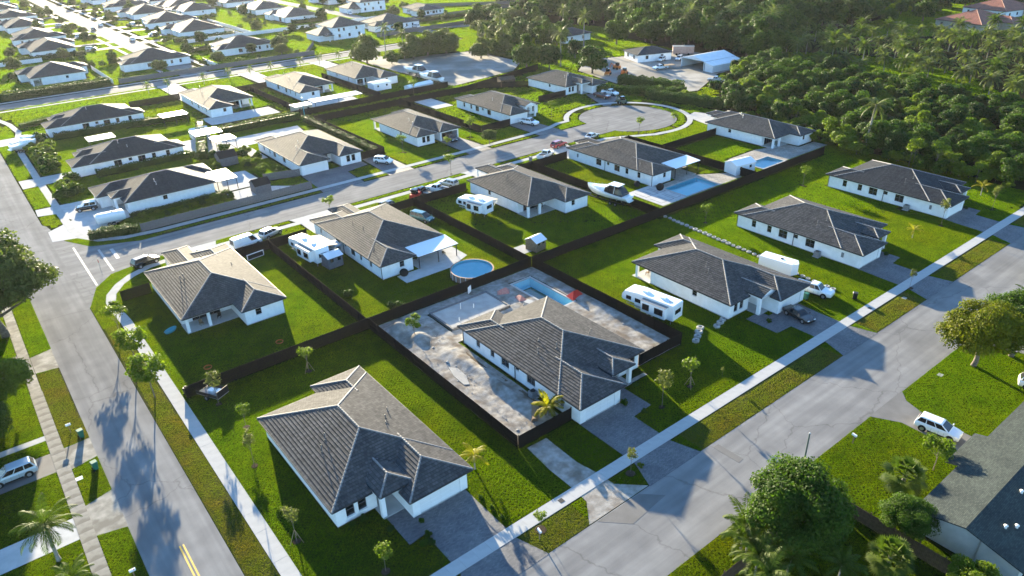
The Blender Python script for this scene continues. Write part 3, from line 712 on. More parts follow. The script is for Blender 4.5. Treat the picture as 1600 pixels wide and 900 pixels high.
    # vents, meter box, downpipe
    for vx, vy, vh in vents:
        x, y = vx*Wd, vy*yr; z = zmax(XX(x), y)
        if z < 0: continue
        b = MB(); b.tube((x,y,z-.1),(x,y,z+vh*0.7),.055,.055,8); b.tube((x,y,z+.0),(x,y,z+.09),.17,.08,8); b.tube((x,y,z+vh*0.7),(x,y,z+vh*0.7+.07),.085,.085,8)
        b.build('vent_pipe', 'cap_dark' if det > 1 else 'metal', root, smooth=True)
    if det >= 2:
        b = MB(); b.box(o-.14,3.4,1.1,o-.002,3.8,1.9); fin(b).build('meter_box', 'ac', root)
        
        for yy in (yr*0.55, yb-o-.15): b = MB(); b.box(o-.09,yy,.05,o-.005,yy+.09,ez-.15); fin(b).build('downpipe', 'fascia', root)
    c, s = math.cos(rz), math.sin(rz)
    tw = lambda x, y: (loc[0]+c*x-s*y, loc[1]+s*x+c*y)
    occupy([tw(XX(x), y) for x, y in pts])
    if ac:
        x, y = tw(XX(o-0.75), ac[0]); ac_unit((x, y), rz, ac[1])
    return root

def ac_unit(p, rz, label):
    t = thing('air_conditioner', label, 'air conditioner', p, rz, 'outdoor air conditioning units')
    b = MB(); b.box(-.55,-.55,0,.55,.55,.08); b.build('pad', 'concrete', t)
    b = MB(); b.box(-.42,-.42,.08,.42,.42,.98); 
    b.build('housing', 'ac', t)
    b = MB(); b.tube((0,0,.98),(0,0,1.02),.34,.34,12); b.build('fan_cowl', 'black', t)
    b = MB()
    for i in range(8): z = .16+i*.1; b.box(-.44,-.44,z,.44,.44,z+.035)
    b.build('grille', 'metal', t); occupy([(p[0]-.6,p[1]-.6),(p[0]+.6,p[1]-.6),(p[0]+.6,p[1]+.6),(p[0]-.6,p[1]+.6)])
# ------------------------------------------------------------------ the houses
BASE = dict(yf=3.8, yr=23.1, yb=25.0, wg=7.65, wb=6.7)
house('white corner house with charcoal tile roof nearest the camera, paver drive on its right', (17.6,49.0), 0, True, Wd=14.2, port=(5.75,9.75,2.1,'hip',0.45), vents=((0.20,0.50,1.3),(0.27,0.55,1.3),(0.76,0.52,0.6),(0.83,0.58,0.7),(0.72,0.47,0.4)), **BASE)
house('white charcoal-roofed house in the middle of the fenced construction lot', (47.1,49.0), 0, False, Wd=14.9, port=(7.4,11.4,2.1,'hip',0.35), vents=((0.20,0.48,1.2),(0.33,0.42,1.2),(0.30,0.55,0.4),(0.72,0.42,0.5),(0.78,0.45,0.5)), tile='tile', ac=(8.3,'grey air conditioner behind the yellow palm on the construction lot'), **BASE)
house('white house with gabled porch and a black car on its drive', (80.0,48.9), 0, True, Wd=14.2, port=(5.6,9.6,1.8,'gable',0.4), vents=((0.26,0.47,1.1),(0.33,0.52,1.1),(0.7,0.55,0.5)), lanai=True, **BASE)
house('white charcoal-roofed house between the stone row and the last house of the row', (109.2,48.8), 0, False, Wd=15.0, port=(7.5,11.5,1.5,'hip',0.35), vents=((0.22,0.45,1.1),(0.33,0.42,1.2)), ac=(7.6,'grey air conditioner on the house beyond the stone row'), **BASE)
house('white charcoal-roofed house at the end of the row against the woods', (140.4,49.0), 0, False, Wd=15.2, port=(7.5,11.5,1.5,'hip',0.35), vents=((0.22,0.45,1.1),(0.33,0.42,1.2)), ac=(7.6,'grey air conditioner on the house beside the woods'), tile='tile_slate', **BASE)
R2 = dict(yf=2.5, yr=22.8, wg=7.4, wb=6.9)
house('white corner house at the street junction with a two-bay covered patio at the back', (32.2,124.4), 180, False, Wd=14.4, yb=26.4, port=(5.6,10.0,-3.6,'hip',0.0), lanai=True, vents=((0.78,0.55,1.4),(0.74,0.55,1.4),(0.42,0.28,0.5),(0.2,0.5,0.5)), tile='tile_brown', det=2, winopt='gd', **R2)
house('white house with a white patio cover beside the round pool', (63.1,124.5), 180, True, Wd=15.0, yb=26.9, port=(5.0,9.4,-2.6,'hip',0.0), vents=((0.76,0.48,1.2),(0.74,0.63,1.2),(0.89,0.96,1.2),(0.30,0.2,0.5),(0.22,0.3,0.5)), tile='tile_brown', **R2)
house('white house with a covered patio corner between the camper and the motor boat', (96.7,124.7), 180, False, Wd=13.9, yb=25.9, port=(3.8,7.8,-2.8,'hip',0.0), lanai=True, vents=((0.72,0.5,1.1),(0.66,0.46,1.1)), tile='tile_brown', **R2)
house('white house with a white patio cover beside the square pool', (129.1,124.8), 180, True, Wd=15.6, yb=27.3, port=(5.0,9.4,-2.6,'hip',0.0), vents=((0.74,0.44,1.1),(0.76,0.6,1.1),(0.9,0.97,0.8)), tile='tile_brown', **R2)
house('white house with blue pool and terrace beside the woods', (167.2,119.0), 180, False, Wd=12.9, yf=2.7, yr=23.4, yb=26.3, wg=7.0, wb=6.6, port=(1.8,5.8,-2.6,'hip',0.0), lanai=True, vents=((0.62,0.45,1.0),(0.55,0.40,1.0)), tile='tile', det=1)
W3 = dict(yf=3.8, yr=22.4, yb=24.3, wg=7.65, wb=6.7, det=1)
house('dark roofed house on the junction corner with a terrace and pergola behind', (19.6,173.9), -90, False, Wd=15.2, tile='tile_slate', cap='cap', vents=((0.7,0.5,0.8),(0.77,0.5,0.8)), winopt='gd', **W3)
house('dark roofed house behind thick front shrubs on the left road', (19.7,207.2), -90, True, Wd=15.0, yf=3.8, yr=23.8, yb=25.7, wg=7.2, wb=6.7, det=1, tile='tile_slate', vents=((0.6,0.5,0.8),(0.75,0.56,0.8)))
house('dark roofed house beside the far street corner on the left road', (21.0,251.5), -90, True, Wd=15.5, yf=3.8, yr=24.0, yb=26.0, wg=7.6, wb=6.7, det=1, tile='tile_slate', vents=((0.6,0.5,0.8),))
house('white house with wide garage and two-window front wing on a dark paver forecourt', (60.2,156.3), 0, False, Wd=16.3, yf=4.2, yr=25.0, yb=27.5, wg=7.6, wb=6.7, port=None, wing=(10.0,0.2), det=1, tile='tile_brown', vents=((0.2,0.35,1.2),(0.3,0.45,1.2),(0.2,0.9,1.0)))
house('white house with a dark open garage beside a wide lawn', (91.9,156.9), 0, True, Wd=13.5, yf=3.8, yr=24.0, yb=26.0, wg=6.6, wb=5.8, port=None, wing=(7.4,0.1), lanai=True, det=1, tile='tile_brown', open_garage=True, vents=((0.25,0.3,1.1),(0.3,0.42,1.1)))
house('white house with gabled porch and a white pickup on its drive', (122.0,157.0), 0, False, Wd=14.5, yf=4.4, yr=25.5, yb=27.2, wg=7.0, wb=6.5, port=(7.2,11.4,2.0,'gable',0.9), det=1, tile='tile_brown', vents=((0.25,0.5,1.1),))
house('white house at the head of the cul-de-sac', (155.6,167.0), 0, True, Wd=14.2, yf=4.4, yr=24.0, yb=25.5, wg=7.0, wb=6.5, port=(5.6,9.6,2.0,'hip',0.8), det=1, tile='tile_brown', vents=((0.3,0.4,1.0),(0.4,0.4,1.0)))
R4 = dict(yf=2.5, wg=7.4, wb=7.4, det=1, port=None)
house('white house with a pale patio slab beside the hedge', (78.1,255.0), 180, True, Wd=16.0, yr=23.8, yb=30.2, lanai=True, tile='tile_brown', vents=((0.7,0.35,1.4),(0.78,0.6,1.4)), **R4)
house('white house behind the flat white carport roofs', (105.8,256.0), 180, True, Wd=15.0, yr=24.8, yb=30.8, lanai=True, tile='tile_brown', vents=((0.7,0.35,1.4),(0.76,0.6,1.4)), **R4)
house('white and tan house beside the boats at the gravel lot', (127.8,257.5), 180, False, Wd=14.2, yr=26.0, yb=31.2, lanai=True, tile='tile_brown', vents=((0.6,0.5,1.3),(0.7,0.4,1.0)), **R4)
# beyond the far street
F5 = dict(det=0, ez=3.0, pitch=0.36, yf=3.0, wg=8, port=None, vents=())
house('white house behind the dark roadside hedge at far left', (50.0,317.5), 90, True, Wd=20, yr=21.5, yb=23.8, wb=8.5, lanai=True, tile='tile_slate', **F5)
house('white house behind the light roadside fence, right of the side street', (60.0,338.5), -90, True, Wd=19, yr=24, yb=26, wb=8, lanai=True, tile='tile_slate', **F5)
house('white house with red front doorway shrubs behind the roadside fence', (98.0,343.0), -90, True, Wd=19, yr=24, yb=26, wb=8, tile='tile_slate', **F5)
house('low white house behind the tall palms and the round tree', (176.0,352.0), -90, True, Wd=21, yr=24, yb=26, wb=8, tile='tile_brown', **F5)
house('low white house at the end of the far row beside the field', (219.0,383.0), -90, True, Wd=22, yr=16, yb=18, wb=8, tile='tile_brown', **F5)
for i, (x, y, lb) in enumerate(((58.5,381.5,'white house with dark roof on the side street corner'),(59.5,426.5,'second dark roofed house up the left of the side street'),(60.5,478,'third dark roofed house up the left of the side street'),(62,529,'fourth dark roofed house up the left of the side street'),(61.5,582,'fifth dark roofed house up the left of the side street'),(61.5,640,'farthest dark roofed house up the left of the side street'))):
    house(lb, (x, y), 90, i % 2 == 0, Wd=27, yr=20.5, yb=23, wb=10, tile='tile_slate', group='houses along the side street', **F5)
for i, (x, y, lb) in enumerate(((99,407,'beige roofed house with a front gable on the side street'),(98.5,453,'second dark roofed house up the right of the side street'),(99.5,500,'third dark roofed house up the right of the side street'),(99.5,552,'fourth dark roofed house up the right of the side street'),(99.5,606,'farthest dark roofed house up the right of the side street'))):
    house(lb, (x, y+7), -90, i % 2 == 1, Wd=26, yr=24.5, yb=27, wb=10, tile='tile_slate', group='houses along the side street', **F5)
for x, y, lb in ((181,397,'house with a white screened patio beside the white fence'),(181.5,442,'dark roofed house behind the screened patio house'),(182,492,'grey roofed house far behind the screened patio'),(30,436,'dark roofed house at the left picture edge, nearest'),(30,490,'dark roofed house at the left picture edge, farther'),(30,546,'dark roofed house at the top left corner'),(150,545,'small grey roofed house at the top edge left of centre'),(232,452,'white house at the top edge behind the end house'),(262,500,'white house at the top edge beside the trees'),(150,470,'dark roofed house behind the white fences'),(150,500,'dark roofed house behind the white fences, farther one'),(231,545,'pale house at the very top edge'),(146,600,'dark roofed house at the very top edge'),(182,560,'grey roofed house at the very top edge'),(29,600,'dark roofed house at the very top left edge')):
    house(lb, (x, y), 90, True, Wd=26, yr=22, yb=24, wb=9, tile='tile_brown' if x > 150 else 'tile_slate', group='houses of the far estate', **F5)

def two_storey(label, loc, rz, w, d, tile):
    t = thing('two_storey_house', label, 'house', (*loc,0), R(rz))
    ident = lambda m: m
    build_roof([Roof(0,w,0,d,'lrfb',5.6,0.4)], t, tile, 'cap', 0, ident)
    build_roof([Roof(-7.0,1.5,1.0,d-2,'lfb',2.9,0.4)], t, tile, 'cap', 0, ident)
    pts = [(.4,.4),(w-.4,.4),(w-.4,d-.4),(.4,d-.4)]; ops = {0: [], 1: []}; wins = []
    for u in (w*.15,w*.3,w*.68):
        ops[0].append((u,1.0,3.6,5.0)); wins.append((u+.9,3.6))
    wl = MB(); wall_run(wl, pts, 0, 5.5, ops); wl.build('wall', 'stucco', t)
    for x, z in wins: window(t, 1.0, 1.4, (x, .53, z), 0, 1, 0, 0)
    for x in (w*.2,w*.5,w*.8): window(t, 1.1, 1.4, (x, .36, 1.0), 0, 1, 0, 0)
    wl = MB(); wall_run(wl, [(-6.5,1.6),(.4,1.6),(.4,d-2.5),(-6.5,d-2.5)], 0, 2.85, {}); wl.build('annex_wall', 'stucco', t)
    b = MB(); b.box(-2.6,-1.4,0,-2.2,-1.0,2.6); b.build('porch_column', 'stucco', t)
    build_roof([Roof(-4.2,-.2,-1.8,1.6,'lrf',2.6,0.4)], t, tile, 'cap', 0, ident)
two_storey('white two storey house with a tiled lean-to wing', (151.5,325.5), 0, 17, 17, 'tile_brown')
two_storey('white two storey house at the top edge behind the low houses', (206,402), 0, 17, 16, 'tile_brown')

# lower right: older house under grey shingles (two wings)
t = thing('shingle_house', 'old pale house under a grey shingle roof in the lower right corner', 'house', (60.8,-6,0))
def slope(quad, mat, name='roof_slope', th=0.12):
    mb = MB(); v = quad+[(x,y,z-th) for x,y,z in quad]
    mb.add(v, [(0,1,2,3),(7,6,5,4),(0,4,5,1),(1,5,6,2),(2,6,7,3),(3,7,4,0)], None, [[(p[0], p[1]) for p in quad]]+[None]*5 if False else [[(v[i][0], v[i][1]) for i in f] for f in [(0,1,2,3),(7,6,5,4),(0,4,5,1),(1,5,6,2),(2,6,7,3),(3,7,4,0)]])
    return mb.build(name, mat, t)
# (local = world - (60.8,-6)): ridge along x at y 18.9, eaves at y 23.3 and 14.2
slope([(0,18.9,3.75),(34,18.9,3.75),(34,23.4,2.62),(0,23.4,2.62)], 'shingle'); slope([(0.0,13.6,2.35),(34,13.6,2.35),(34,18.9,3.7505),(0,18.9,3.7505)], 'shingle')
slope([(9.5,23.402,2.615),(16.5,23.402,2.615),(16.5,24.6,2.3),(9.5,24.6,2.3)], 'shingle', 'porch_roof')
wl = MB(); wall_run(wl, [(0.5,14.2),(33,14.2),(33,22.9),(0.5,22.9)], 0, 2.3, {}); wl.add([(0.5,14.2,2.3),(0.5,22.9,2.3),(0.5,18.9,3.6)], [(0,2,1)]); wl.add([(0.5,22.9,2.3),(33,22.9,2.3),(33,22.9,2.62),(0.5,22.9,2.62)],[(0,1,2,3)]); wl.build('wall', mk('aged_cream_wall', (0.42,0.42,0.38), (0.5,0.5,0.46), 1.0, 0.8), t)
b = MB(); b.tube((0.45,17.6,0),(0.45,17.6,3.2),.045); b.build('downpipe', 'metal', t)
for x, y in ((3.4,16.8),(4.4,16.2),(6.2,15.0),(9,17.6)):
    z = 3.75-(18.9-y)*0.264; b = MB(); b.tube((x,y,z-.05),(x,y,z+.28),.14,.12,10); b.tube((x,y,z+.28),(x,y,z+.34),.2,.05,10); b.build('roof_vent', 'white_paint', t, smooth=True)
occupy(rect(60.8,8,95,17.4))

# small buildings round the works yard and the red roofed houses on the right
def plain_house(name, label, loc, rz, w, d, ez, pitch, tile, wallm, cap='cap_dark', wins=3):
    t = thing(name, label, 'house', (*loc,0), R(rz)); build_roof([Roof(0,w,0,d,'lrfb',ez,pitch)], t, tile, cap, 0, lambda m: m)
    wl = MB(); wall_run(wl, [(.5,.5),(w-.5,.5),(w-.5,d-.5),(.5,d-.5)], 0, ez-.05, {}); wl.build('wall', wallm, t)
    for i in range(wins): window(t, 1.1, 1.3, (w*(i+0.7)/(wins+0.4), 0.46, 0.95), 0, 1, 0, 0)
    for i in range(wins): window(t, 1.1, 1.3, (0.46, d*(i+0.7)/(wins+0.4), 0.95), R(-90), 1, 0, 0)
    return t
plain_house('cottage', 'small white cottage on the grass among the palms', (217,240), 0, 16, 12, 3.0, .35, 'tile_slate', 'stucco', wins=2)
plain_house('yard_office', 'low grey roofed building behind the works yard', (208.5,190.5), -20, 15, 12, 2.8, .28, 'tile_slate', 'stucco', wins=2)
for lb, loc in (('red tiled house behind the coconut grove', (352.5,130)), ('farther red tiled house at the top right corner', (398,138)), ('red tiled house at the right edge beside the far one', (432,118))):
    t = plain_house('red_roof_house', lb, loc, -12, 24, 22, 3.2, .38, 'tile_red', 'stucco_tan' if '352' in str(loc[0]) else 'stucco', 'cap_red', 4)
    build_roof([Roof(13,23.5,-5,8,'lrf',3.2,.38)], t, 'tile_red', 'cap_red', 0, lambda m: m); wl = MB(); wall_run(wl, [(13.5,-4.5),(23,-4.5),(23,.5),(13.5,.5)], 0, 3.1, {}); wl.build('porch_wall', 'stucco_tan', t)
plain_house('red_roof_house', 'red roofed house glimpsed through the trees at the top edge', (395,262), 30, 22, 16, 3.2, .38, 'tile_red', 'stucco', 'cap_red', 3)

# metal barn with open front and a lean-to
t = thing('metal_barn', 'white metal barn with open gable front and a lean-to on its right', 'barn', (214,164,0), R(-4))
def panel(q, m, name, th=.06):
    mb = MB(); n = (Vector(q[1])-Vector(q[0])).cross(Vector(q[2])-Vector(q[0])).normalized()*th; v = [Vector(p) for p in q]+[Vector(p)-n for p in q]
    mb.add(v, [(0,1,2,3),(7,6,5,4),(0,4,5,1),(1,5,6,2),(2,6,7,3),(3,7,4,0)]); return mb.build(name, m, t)
panel([(0,0,3.2),(16,0,3.2),(16,5.5,4.6),(0,5.5,4.6)], 'galv', 'roof_slope'); panel([(0,5.5,4.601),(16,5.5,4.601),(16,11,3.2),(0,11,3.2)], 'galv', 'roof_slope')
panel([(0,-4,2.3),(16,-4,2.3),(16,-.02,3.1),(0,-.02,3.1)], 'galv', 'lean_to_roof')
panel([(0.1,-3.9,0),(15.9,-3.9,0),(15.9,-3.9,2.25),(0.1,-3.9,2.25)], 'galv', 'side_wall'); panel([(15.8,-3.9,0),(15.8,10.9,0),(15.8,10.9,3.1),(15.8,-3.9,2.3)], 'galv', 'back_wall'); panel([(15.9,10.9,0),(0.1,10.9,0),(0.1,10.9,3.15),(15.9,10.9,3.15)], 'galv', 'side_wall')
panel([(0.05,-3.9,0),(0.05,-.3,0),(0.05,-.3,3.0),(0.05,-3.9,2.25)], 'galv', 'lean_to_front'); panel([(0.02,0,3.2),(0.02,11,3.2),(0.02,5.6,4.55),(0.02,5.4,4.55)], 'galv', 'gable_front')
for y in (0.1, 10.7): b = MB(); b.box(.05,y,0,.3,y+.25,3.1); b.build('post', 'galv', t)
t = thing('site_trailer', 'weathered pinkish site trailer beside the white barn', 'trailer', (228.5,190.5,0), R(-45))
b = MB(); b.box(0,0,.7,8,2.6,3.3); b.build('body', mk('faded_red', (0.34,0.22,0.18), (0.40,0.29,0.24), 1, .8), t); b = MB(); b.box(-.1,-.1,3.3,8.1,2.7,3.42); b.build('roof', 'metal', t)
for x in (1.5, 2.6, 6): b = MB(); b.tube((x,-.02,.42),(x,.28,.42),.42,.42,12); b.build('wheel', 'rubber', t)

# ------------------------------------------------------------------ fences
def panel_mesh(mat, h=1.83):
    b = MB(); rg = random.Random(3)
    for i in range(16):
        x = -1.2+i*0.15; b.box(x+.006,-.012+rg.uniform(-.004,.004),.04,x+.144,.012,h+rg.uniform(-.012,.006))
    for z in (.35, h*.5, h-.3): b.box(-1.2,.0125,z-.045,1.2,.055,z+.045)
    return b.mesh('panel', mat)
def post_mesh(mat, h=1.83):
    b = MB(); b.box(-.05,.02,0,.05,.12,h+.02); return b.mesh('post', mat)
FM = {m: (panel_mesh(m), post_mesh(m)) for m in ('fence','fence_white','fence_grey','fence_brown')}
def fence(p, q, label, mat='fence', h=1.83, group='dark board fences round the gardens', occ=True):
    L = math.hypot(q[0]-p[0], q[1]-p[1]); a = math.atan2(q[1]-p[1], q[0]-p[0]); n = max(1, round(L/2.4)); st = L/n
    t = thing('fence', label, 'fence', (*p, 0), a, group); pm, po = FM[mat]; rg = random.Random(int(p[0]*7+p[1]*3))
    for i in range(n):
        o = inst('panel', pm, t, ((i+.5)*st,0,0)); o.scale = (st/2.4, 1, h/1.83*(1+rg.uniform(-.006,.006)))
        inst('post', po, t, (i*st,0,0))
    inst('post', po, t, (L,0,0))
    if occ: occupy(ribbon([p, q], .35))
    return t
fence((13.2,85.75),(39.25,85.75),'dark board fence along the foot of the corner house garden')
fence((39.45,85.75),(70.2,85.75),'dark board fence between round pool garden and construction lot')
fence((70.5,85.75),(160,85.75),'long dark board fence behind the boat and pool gardens')
fence((39.35,51.0),(39.35,85.6),'dark board fence down the left of the construction lot')
fence((39.5,50.9),(47.45,50.9),'short dark fence across the front of the construction lot, drive side')
fence((61.9,53.4),(70.2,53.4),'short dark fence from the construction house to the camper lawn')
fence((70.35,53.4),(70.35,85.6),'dark board fence between construction lot and camper lawn')
fence((39.1,85.9),(39.1,123),'dark board fence between corner house lawn and the camper with sheds')
fence((32.3,123),(39.0,123),'short dark fence behind the junction house beside the white van')
fence((39.2,123),(46.5,123),'short dark fence in front of the camper beside the garage')
fence((13.3,119.5),(17.7,119.5),'short dark fence at the left of the junction house')
fence((70.1,85.9),(70.1,123.2),'dark board fence between round pool garden and the camper garden')
fence((62.9,123.2),(70.0,123.2),'short dark fence beside the parked pickups')
fence((70.3,123.2),(83.2,123.2),'dark fence between the teal van and the pickups')
fence((102.6,86.0),(102.6,124.6),'dark board fence between the motor boat and the square pool house')
fence((97.0,124.6),(102.5,124.6),'short dark fence on the street side of the boat garden')
fence((102.7,124.6),(113.6,124.6),'dark fence beside the white pickup at the square pool house')
fence((133.6,86.0),(133.6,123.5),'dark board fence between the two pool gardens')
fence((128.9,123.5),(133.5,123.5),'short dark fence behind the cul-de-sac grass')
fence((133.7,112.8),(154.6,112.8),'dark fence along the cul-de-sac lawn')
fence((23.3,147.6),(58.8,147.6),'smooth grey fence along the middle street pavement','fence_grey',1.7,'grey fences')
fence((52.6,159.6),(60.4,157.4),'grey fence between the pergola and the garage','fence_grey',1.7,'grey fences')
fence((75.9,158.3),(83.0,158.3),'dark fence beside the white car forecourt')
fence((83.2,158.3),(83.2,198.8),'dark board fence behind the clipped hedge')
fence((83.4,199),(137,199),'dark fence behind the wide lawn')
fence((137.2,199.2),(176,209),'dark fence along the gravel lot')
fence((112.0,157),(112.0,198.8),'dark board fence right of the wide lawn')
fence((112.2,157),(121.9,157),'short dark fence left of the pickup drive')
fence((84.5,209),(84.5,252),'dark fence between the two houses with patios')
fence((111.8,211),(111.8,254),'dark fence left of the tan house')
fence((47.5,258),(63,258),'dark fence near the far street corner')
fence((78.4,254),(91,254),'dark fence between the garages on the far street')
fence((60.5,208.6),(110,208.6),'dark fence behind the carports')
fence((110.2,208.6),(136,208.6),'dark fence behind the white covered boats')
fence((142,200),(155.5,190),'dark fence beside the cul-de-sac head house')
fence((144.5,171.5),(155.6,171.5),'short dark fence left of the cul-de-sac head house')
for i, (p, q, lb) in enumerate((((52,300),(52,336),'white fence beside the white gateway of the far row'),((90,300),(90,318),'low white fence beside the garden palm of the far row'),((54,299.5),(130,299.5),'pale topped fence along the far street'),((126,299.5),(140,322),'fence slanting back from the far street'),((126,372),(126,470),'long white fence behind the side street houses'),((100,372),(156,372),'white fence in front of the beige roofed house'),((131,372),(131,440),'inner white fence behind the side street houses'),((156,372),(204,372),'white fence in front of the screened patio house'),((0,372),(40,372),'white fence left of the side street corner house'))):
    fence(p, q, lb, 'fence_white' if 'hite' in lb else 'fence_grey', 1.7, 'fences of the far estate', False)
for p, q, lb in (((170,318),(290,322),'grey fence between the two far lawns'),((203,352),(300,352),'grey fence behind the end house lawn'),((240,400),(330,330),'pale fence beside the far field')):
    fence(p, q, lb, 'fence_grey', 1.8, 'fences of the far estate', False)
fence((39.5,24.6),(58,24.6),'brown fence under the tree beside the right road','fence_brown',1.7,'weathered brown fences'); fence((58.2,24.6),(58.2,6),'brown fence between the dark yard and the lower right lawn','fence_brown',1.7,'weathered brown fences')
# ------------------------------------------------------------------ vehicles
def ring8(x, hw, zb, zt, rake=0.0):
    return [(x,-hw*.86,zb),(x,-hw,zb+.22),(x,-hw,zt-.16),(x+rake,-hw*.93,zt),(x+rake,hw*.93,zt),(x,hw,zt-.16),(x,hw,zb+.22),(x,hw*.86,zb)]
KIND = {  # length, width, height, belt, [rear base, rear top, front top, windscreen base] as share of length, bed
 'suv':    (4.7,1.90,1.70,1.06,(-.485,-.41,.08,.27),False),
 'sedan':  (4.8,1.84,1.45,.92,(-.36,-.20,.06,.24),False),
 'van':    (5.0,1.95,1.78,1.02,(-.49,-.45,.12,.34),False),
 'pickup': (5.8,2.00,1.88,1.12,(-.10,-.07,.12,.24),True),
 'jeep':   (4.2,1.85,1.85,1.12,(-.47,-.46,.06,.14),False),
 'cargo':  (5.6,2.05,2.35,1.15,(-.49,-.48,.22,.38),False)}
WHEEL = {}
def wheel_mesh(r):
    if r not in WHEEL:
        b = MB(); b.tube((0,-.11,0),(0,.11,0),r,r,16); c = MB(); c.tube((0,-.12,0),(0,.12,0),r*.62,r*.62,12)
        WHEEL[r] = (b.mesh('tyre','rubber'), c.mesh('rim','rim'))
    return WHEEL[r]
def car(label, kind, col, p, hd, roofcol=None, group='parked vehicles', dark_windows=True, name=None):
    L, Wd, H, belt, gh, bed = KIND[kind]; hw = Wd/2
    t = thing(name or {'pickup':'pickup_truck','suv':'suv','van':'van','jeep':'jeep','cargo':'cargo_van'}.get(kind,'sedan'), label, {'pickup':'pickup','van':'van','cargo':'van'}.get(kind,'car'), (*p,0.02), R(hd), group)
    b = MB(); S = [(-.5,.86,.42,belt*.80),(-.485,.95,.30,belt*.97),(-.40,1.0,.28,belt),(-.1,1.0,.26,belt),(.15,1.0,.26,belt),(.26,.99,.26,belt*.98),(.40,.96,.27,belt*.90),(.475,.88,.32,belt*.80),(.5,.74,.40,belt*.62)]
    if bed: S = [(-.5,.92,.48,belt*.95),(-.49,.97,.42,belt*.98),(-.3,1.0,.40,belt),(-.1,1.0,.38,belt),(.15,1.0,.36,belt),(.26,1.0,.36,belt*1.0),(.42,.97,.36,belt*.95),(.485,.9,.38,belt*.88),(.5,.82,.45,belt*.7)]
    b.loft([ring8(f*L, hw*w, zb, zt) for f, w, zb, zt in S]); bo = b.build('body', col, t); mdf = bo.modifiers.new('round', 'BEVEL'); mdf.width = .07; mdf.segments = 2; mdf.limit_method = 'ANGLE'; mdf.angle_limit = R(25)
    xr0, xr1, xf1, xf0 = [f*L for f in gh]; wb_, wt = hw*.90, hw*.72; zt = H; zb = belt-.03
    g = MB(); V = [(xr0,-wb_,zb),(xf0,-wb_,zb),(xf0,wb_,zb),(xr0,wb_,zb),(xr1,-wt,zt-.06),(xf1,-wt,zt-.06),(xf1,wt,zt-.06),(xr1,wt,zt-.06),(xr1+.12,-wt*.88,zt),(xf1-.12,-wt*.88,zt),(xf1-.12,wt*.88,zt),(xr1+.12,wt*.88,zt)]
    g.add(V, [(0,1,5,4),(1,2,6,5),(2,3,7,6),(3,0,4,7),(4,5,9,8),(5,6,10,9),(6,7,11,10),(7,4,8,11),(8,9,10,11)]); cb_ = g.build('cabin', roofcol or col, t); mdf = cb_.modifiers.new('round', 'BEVEL'); mdf.width = .05; mdf.segments = 2; mdf.limit_method = 'ANGLE'; mdf.angle_limit = R(20)
    def pane(name, q, u0, u1, v0, v1):
        A, B, C, D = [Vector(x) for x in q]
        def at(u, v): return (A.lerp(B, u)).lerp(D.lerp(C, u), v)
        n = (B-A).cross(D-A).normalized()*.012; k = MB(); k.add([at(u0,v0)+n, at(u1,v0)+n, at(u1,v1)+n, at(u0,v1)+n, at(u0,v0)-n, at(u1,v0)-n, at(u1,v1)-n, at(u0,v1)-n], [(0,1,2,3),(0,4,5,1),(1,5,6,2),(2,6,7,3),(3,7,4,0)]); k.build(name, 'glass', t)
    pane('windscreen', (V[1],V[2],V[6],V[5]), .05,.95,.08,.96); pane('rear_window', (V[3],V[0],V[4],V[7]), .08,.92,.15,.92)
    cuts = ((.06,.5),(.54,.93)) if kind in ('sedan','pickup','jeep') else ((.04,.30),(.33,.62),(.65,.95))
    if kind == 'cargo': cuts = ((.72,.95),)
    for a, c in cuts: pane('side_window', (V[0],V[1],V[5],V[4]), a, c, .14, .92); pane('side_window', (V[2],V[3],V[7],V[6]), 1-c, 1-a, .14, .92)
    if bed:
        k = MB(); k.box(-.485*L,-hw*.80,belt+.002,xr0-.06,hw*.80,belt+.006); k.build('bed_floor', 'black', t)
        k = MB(); k.box(-.49*L,-hw*.97,belt-.02,xr0,-hw*.80,belt+.16); k.box(-.49*L,hw*.80,belt-.02,xr0,hw*.97,belt+.16); k.box(-.492*L,-hw*.80,belt-.02,-.478*L,hw*.80,belt+.15); k.build('bed_rail', col, t)
    r = .40 if kind in ('pickup','jeep') else .36; tm, rm = wheel_mesh(r)
    for fx in (-.30,.31):
        for sy in (-1,1): w = inst('wheel', tm, t, (fx*L, sy*(hw-.07), r)); inst('rim', rm, w)
    k = MB(); k.obox((.493*L,0,.52),(.06,Wd*.62,.16)); k.build('grille', 'black', t); k = MB(); k.obox((-.497*L,0,.62),(.03,.5,.13)); k.build('number_plate', 'trim', t)
    for sy in (-1,1):
        for fx in (-.30,.31): k = MB(); k.tube((fx*L,sy*(hw-.14),r+.02),(fx*L,sy*(hw+.008),r+.02),r+.075,r+.075,16); k.build('wheel_arch', 'black', t)
        k = MB(); k.box(-.18*L,min(sy*(hw-.02),sy*(hw+.006)),.30,.19*L,max(sy*(hw-.02),sy*(hw+.006)),.42); k.build('side_sill', 'black', t)
        for fx in (-.11,.05,.17): k = MB(); k.box(fx*L-.008,min(sy*(hw-.02),sy*(hw+.004)),.44,fx*L+.008,max(sy*(hw-.02),sy*(hw+.004)),belt-.16); k.build('door_seam', 'black', t)
        k = MB(); k.obox((.478*L,sy*hw*.66,belt*.74),(.12,.34,.12)); k.build('headlight', 'trim', t); k = MB(); k.obox((-.487*L,sy*hw*.78,belt*.84),(.06,.2,.2)); k.build('tail_light', M_TAIL, t)
    k = MB(); 
    for sy in (-1,1): k.obox((xf0-.12,sy*(hw+.08),belt+.1),(.12,.18,.14))
    k.build('wing_mirror', col, t)
    return t
M_TAIL = mk('tail_light', (0.35,0.02,0.015), rough=.3)
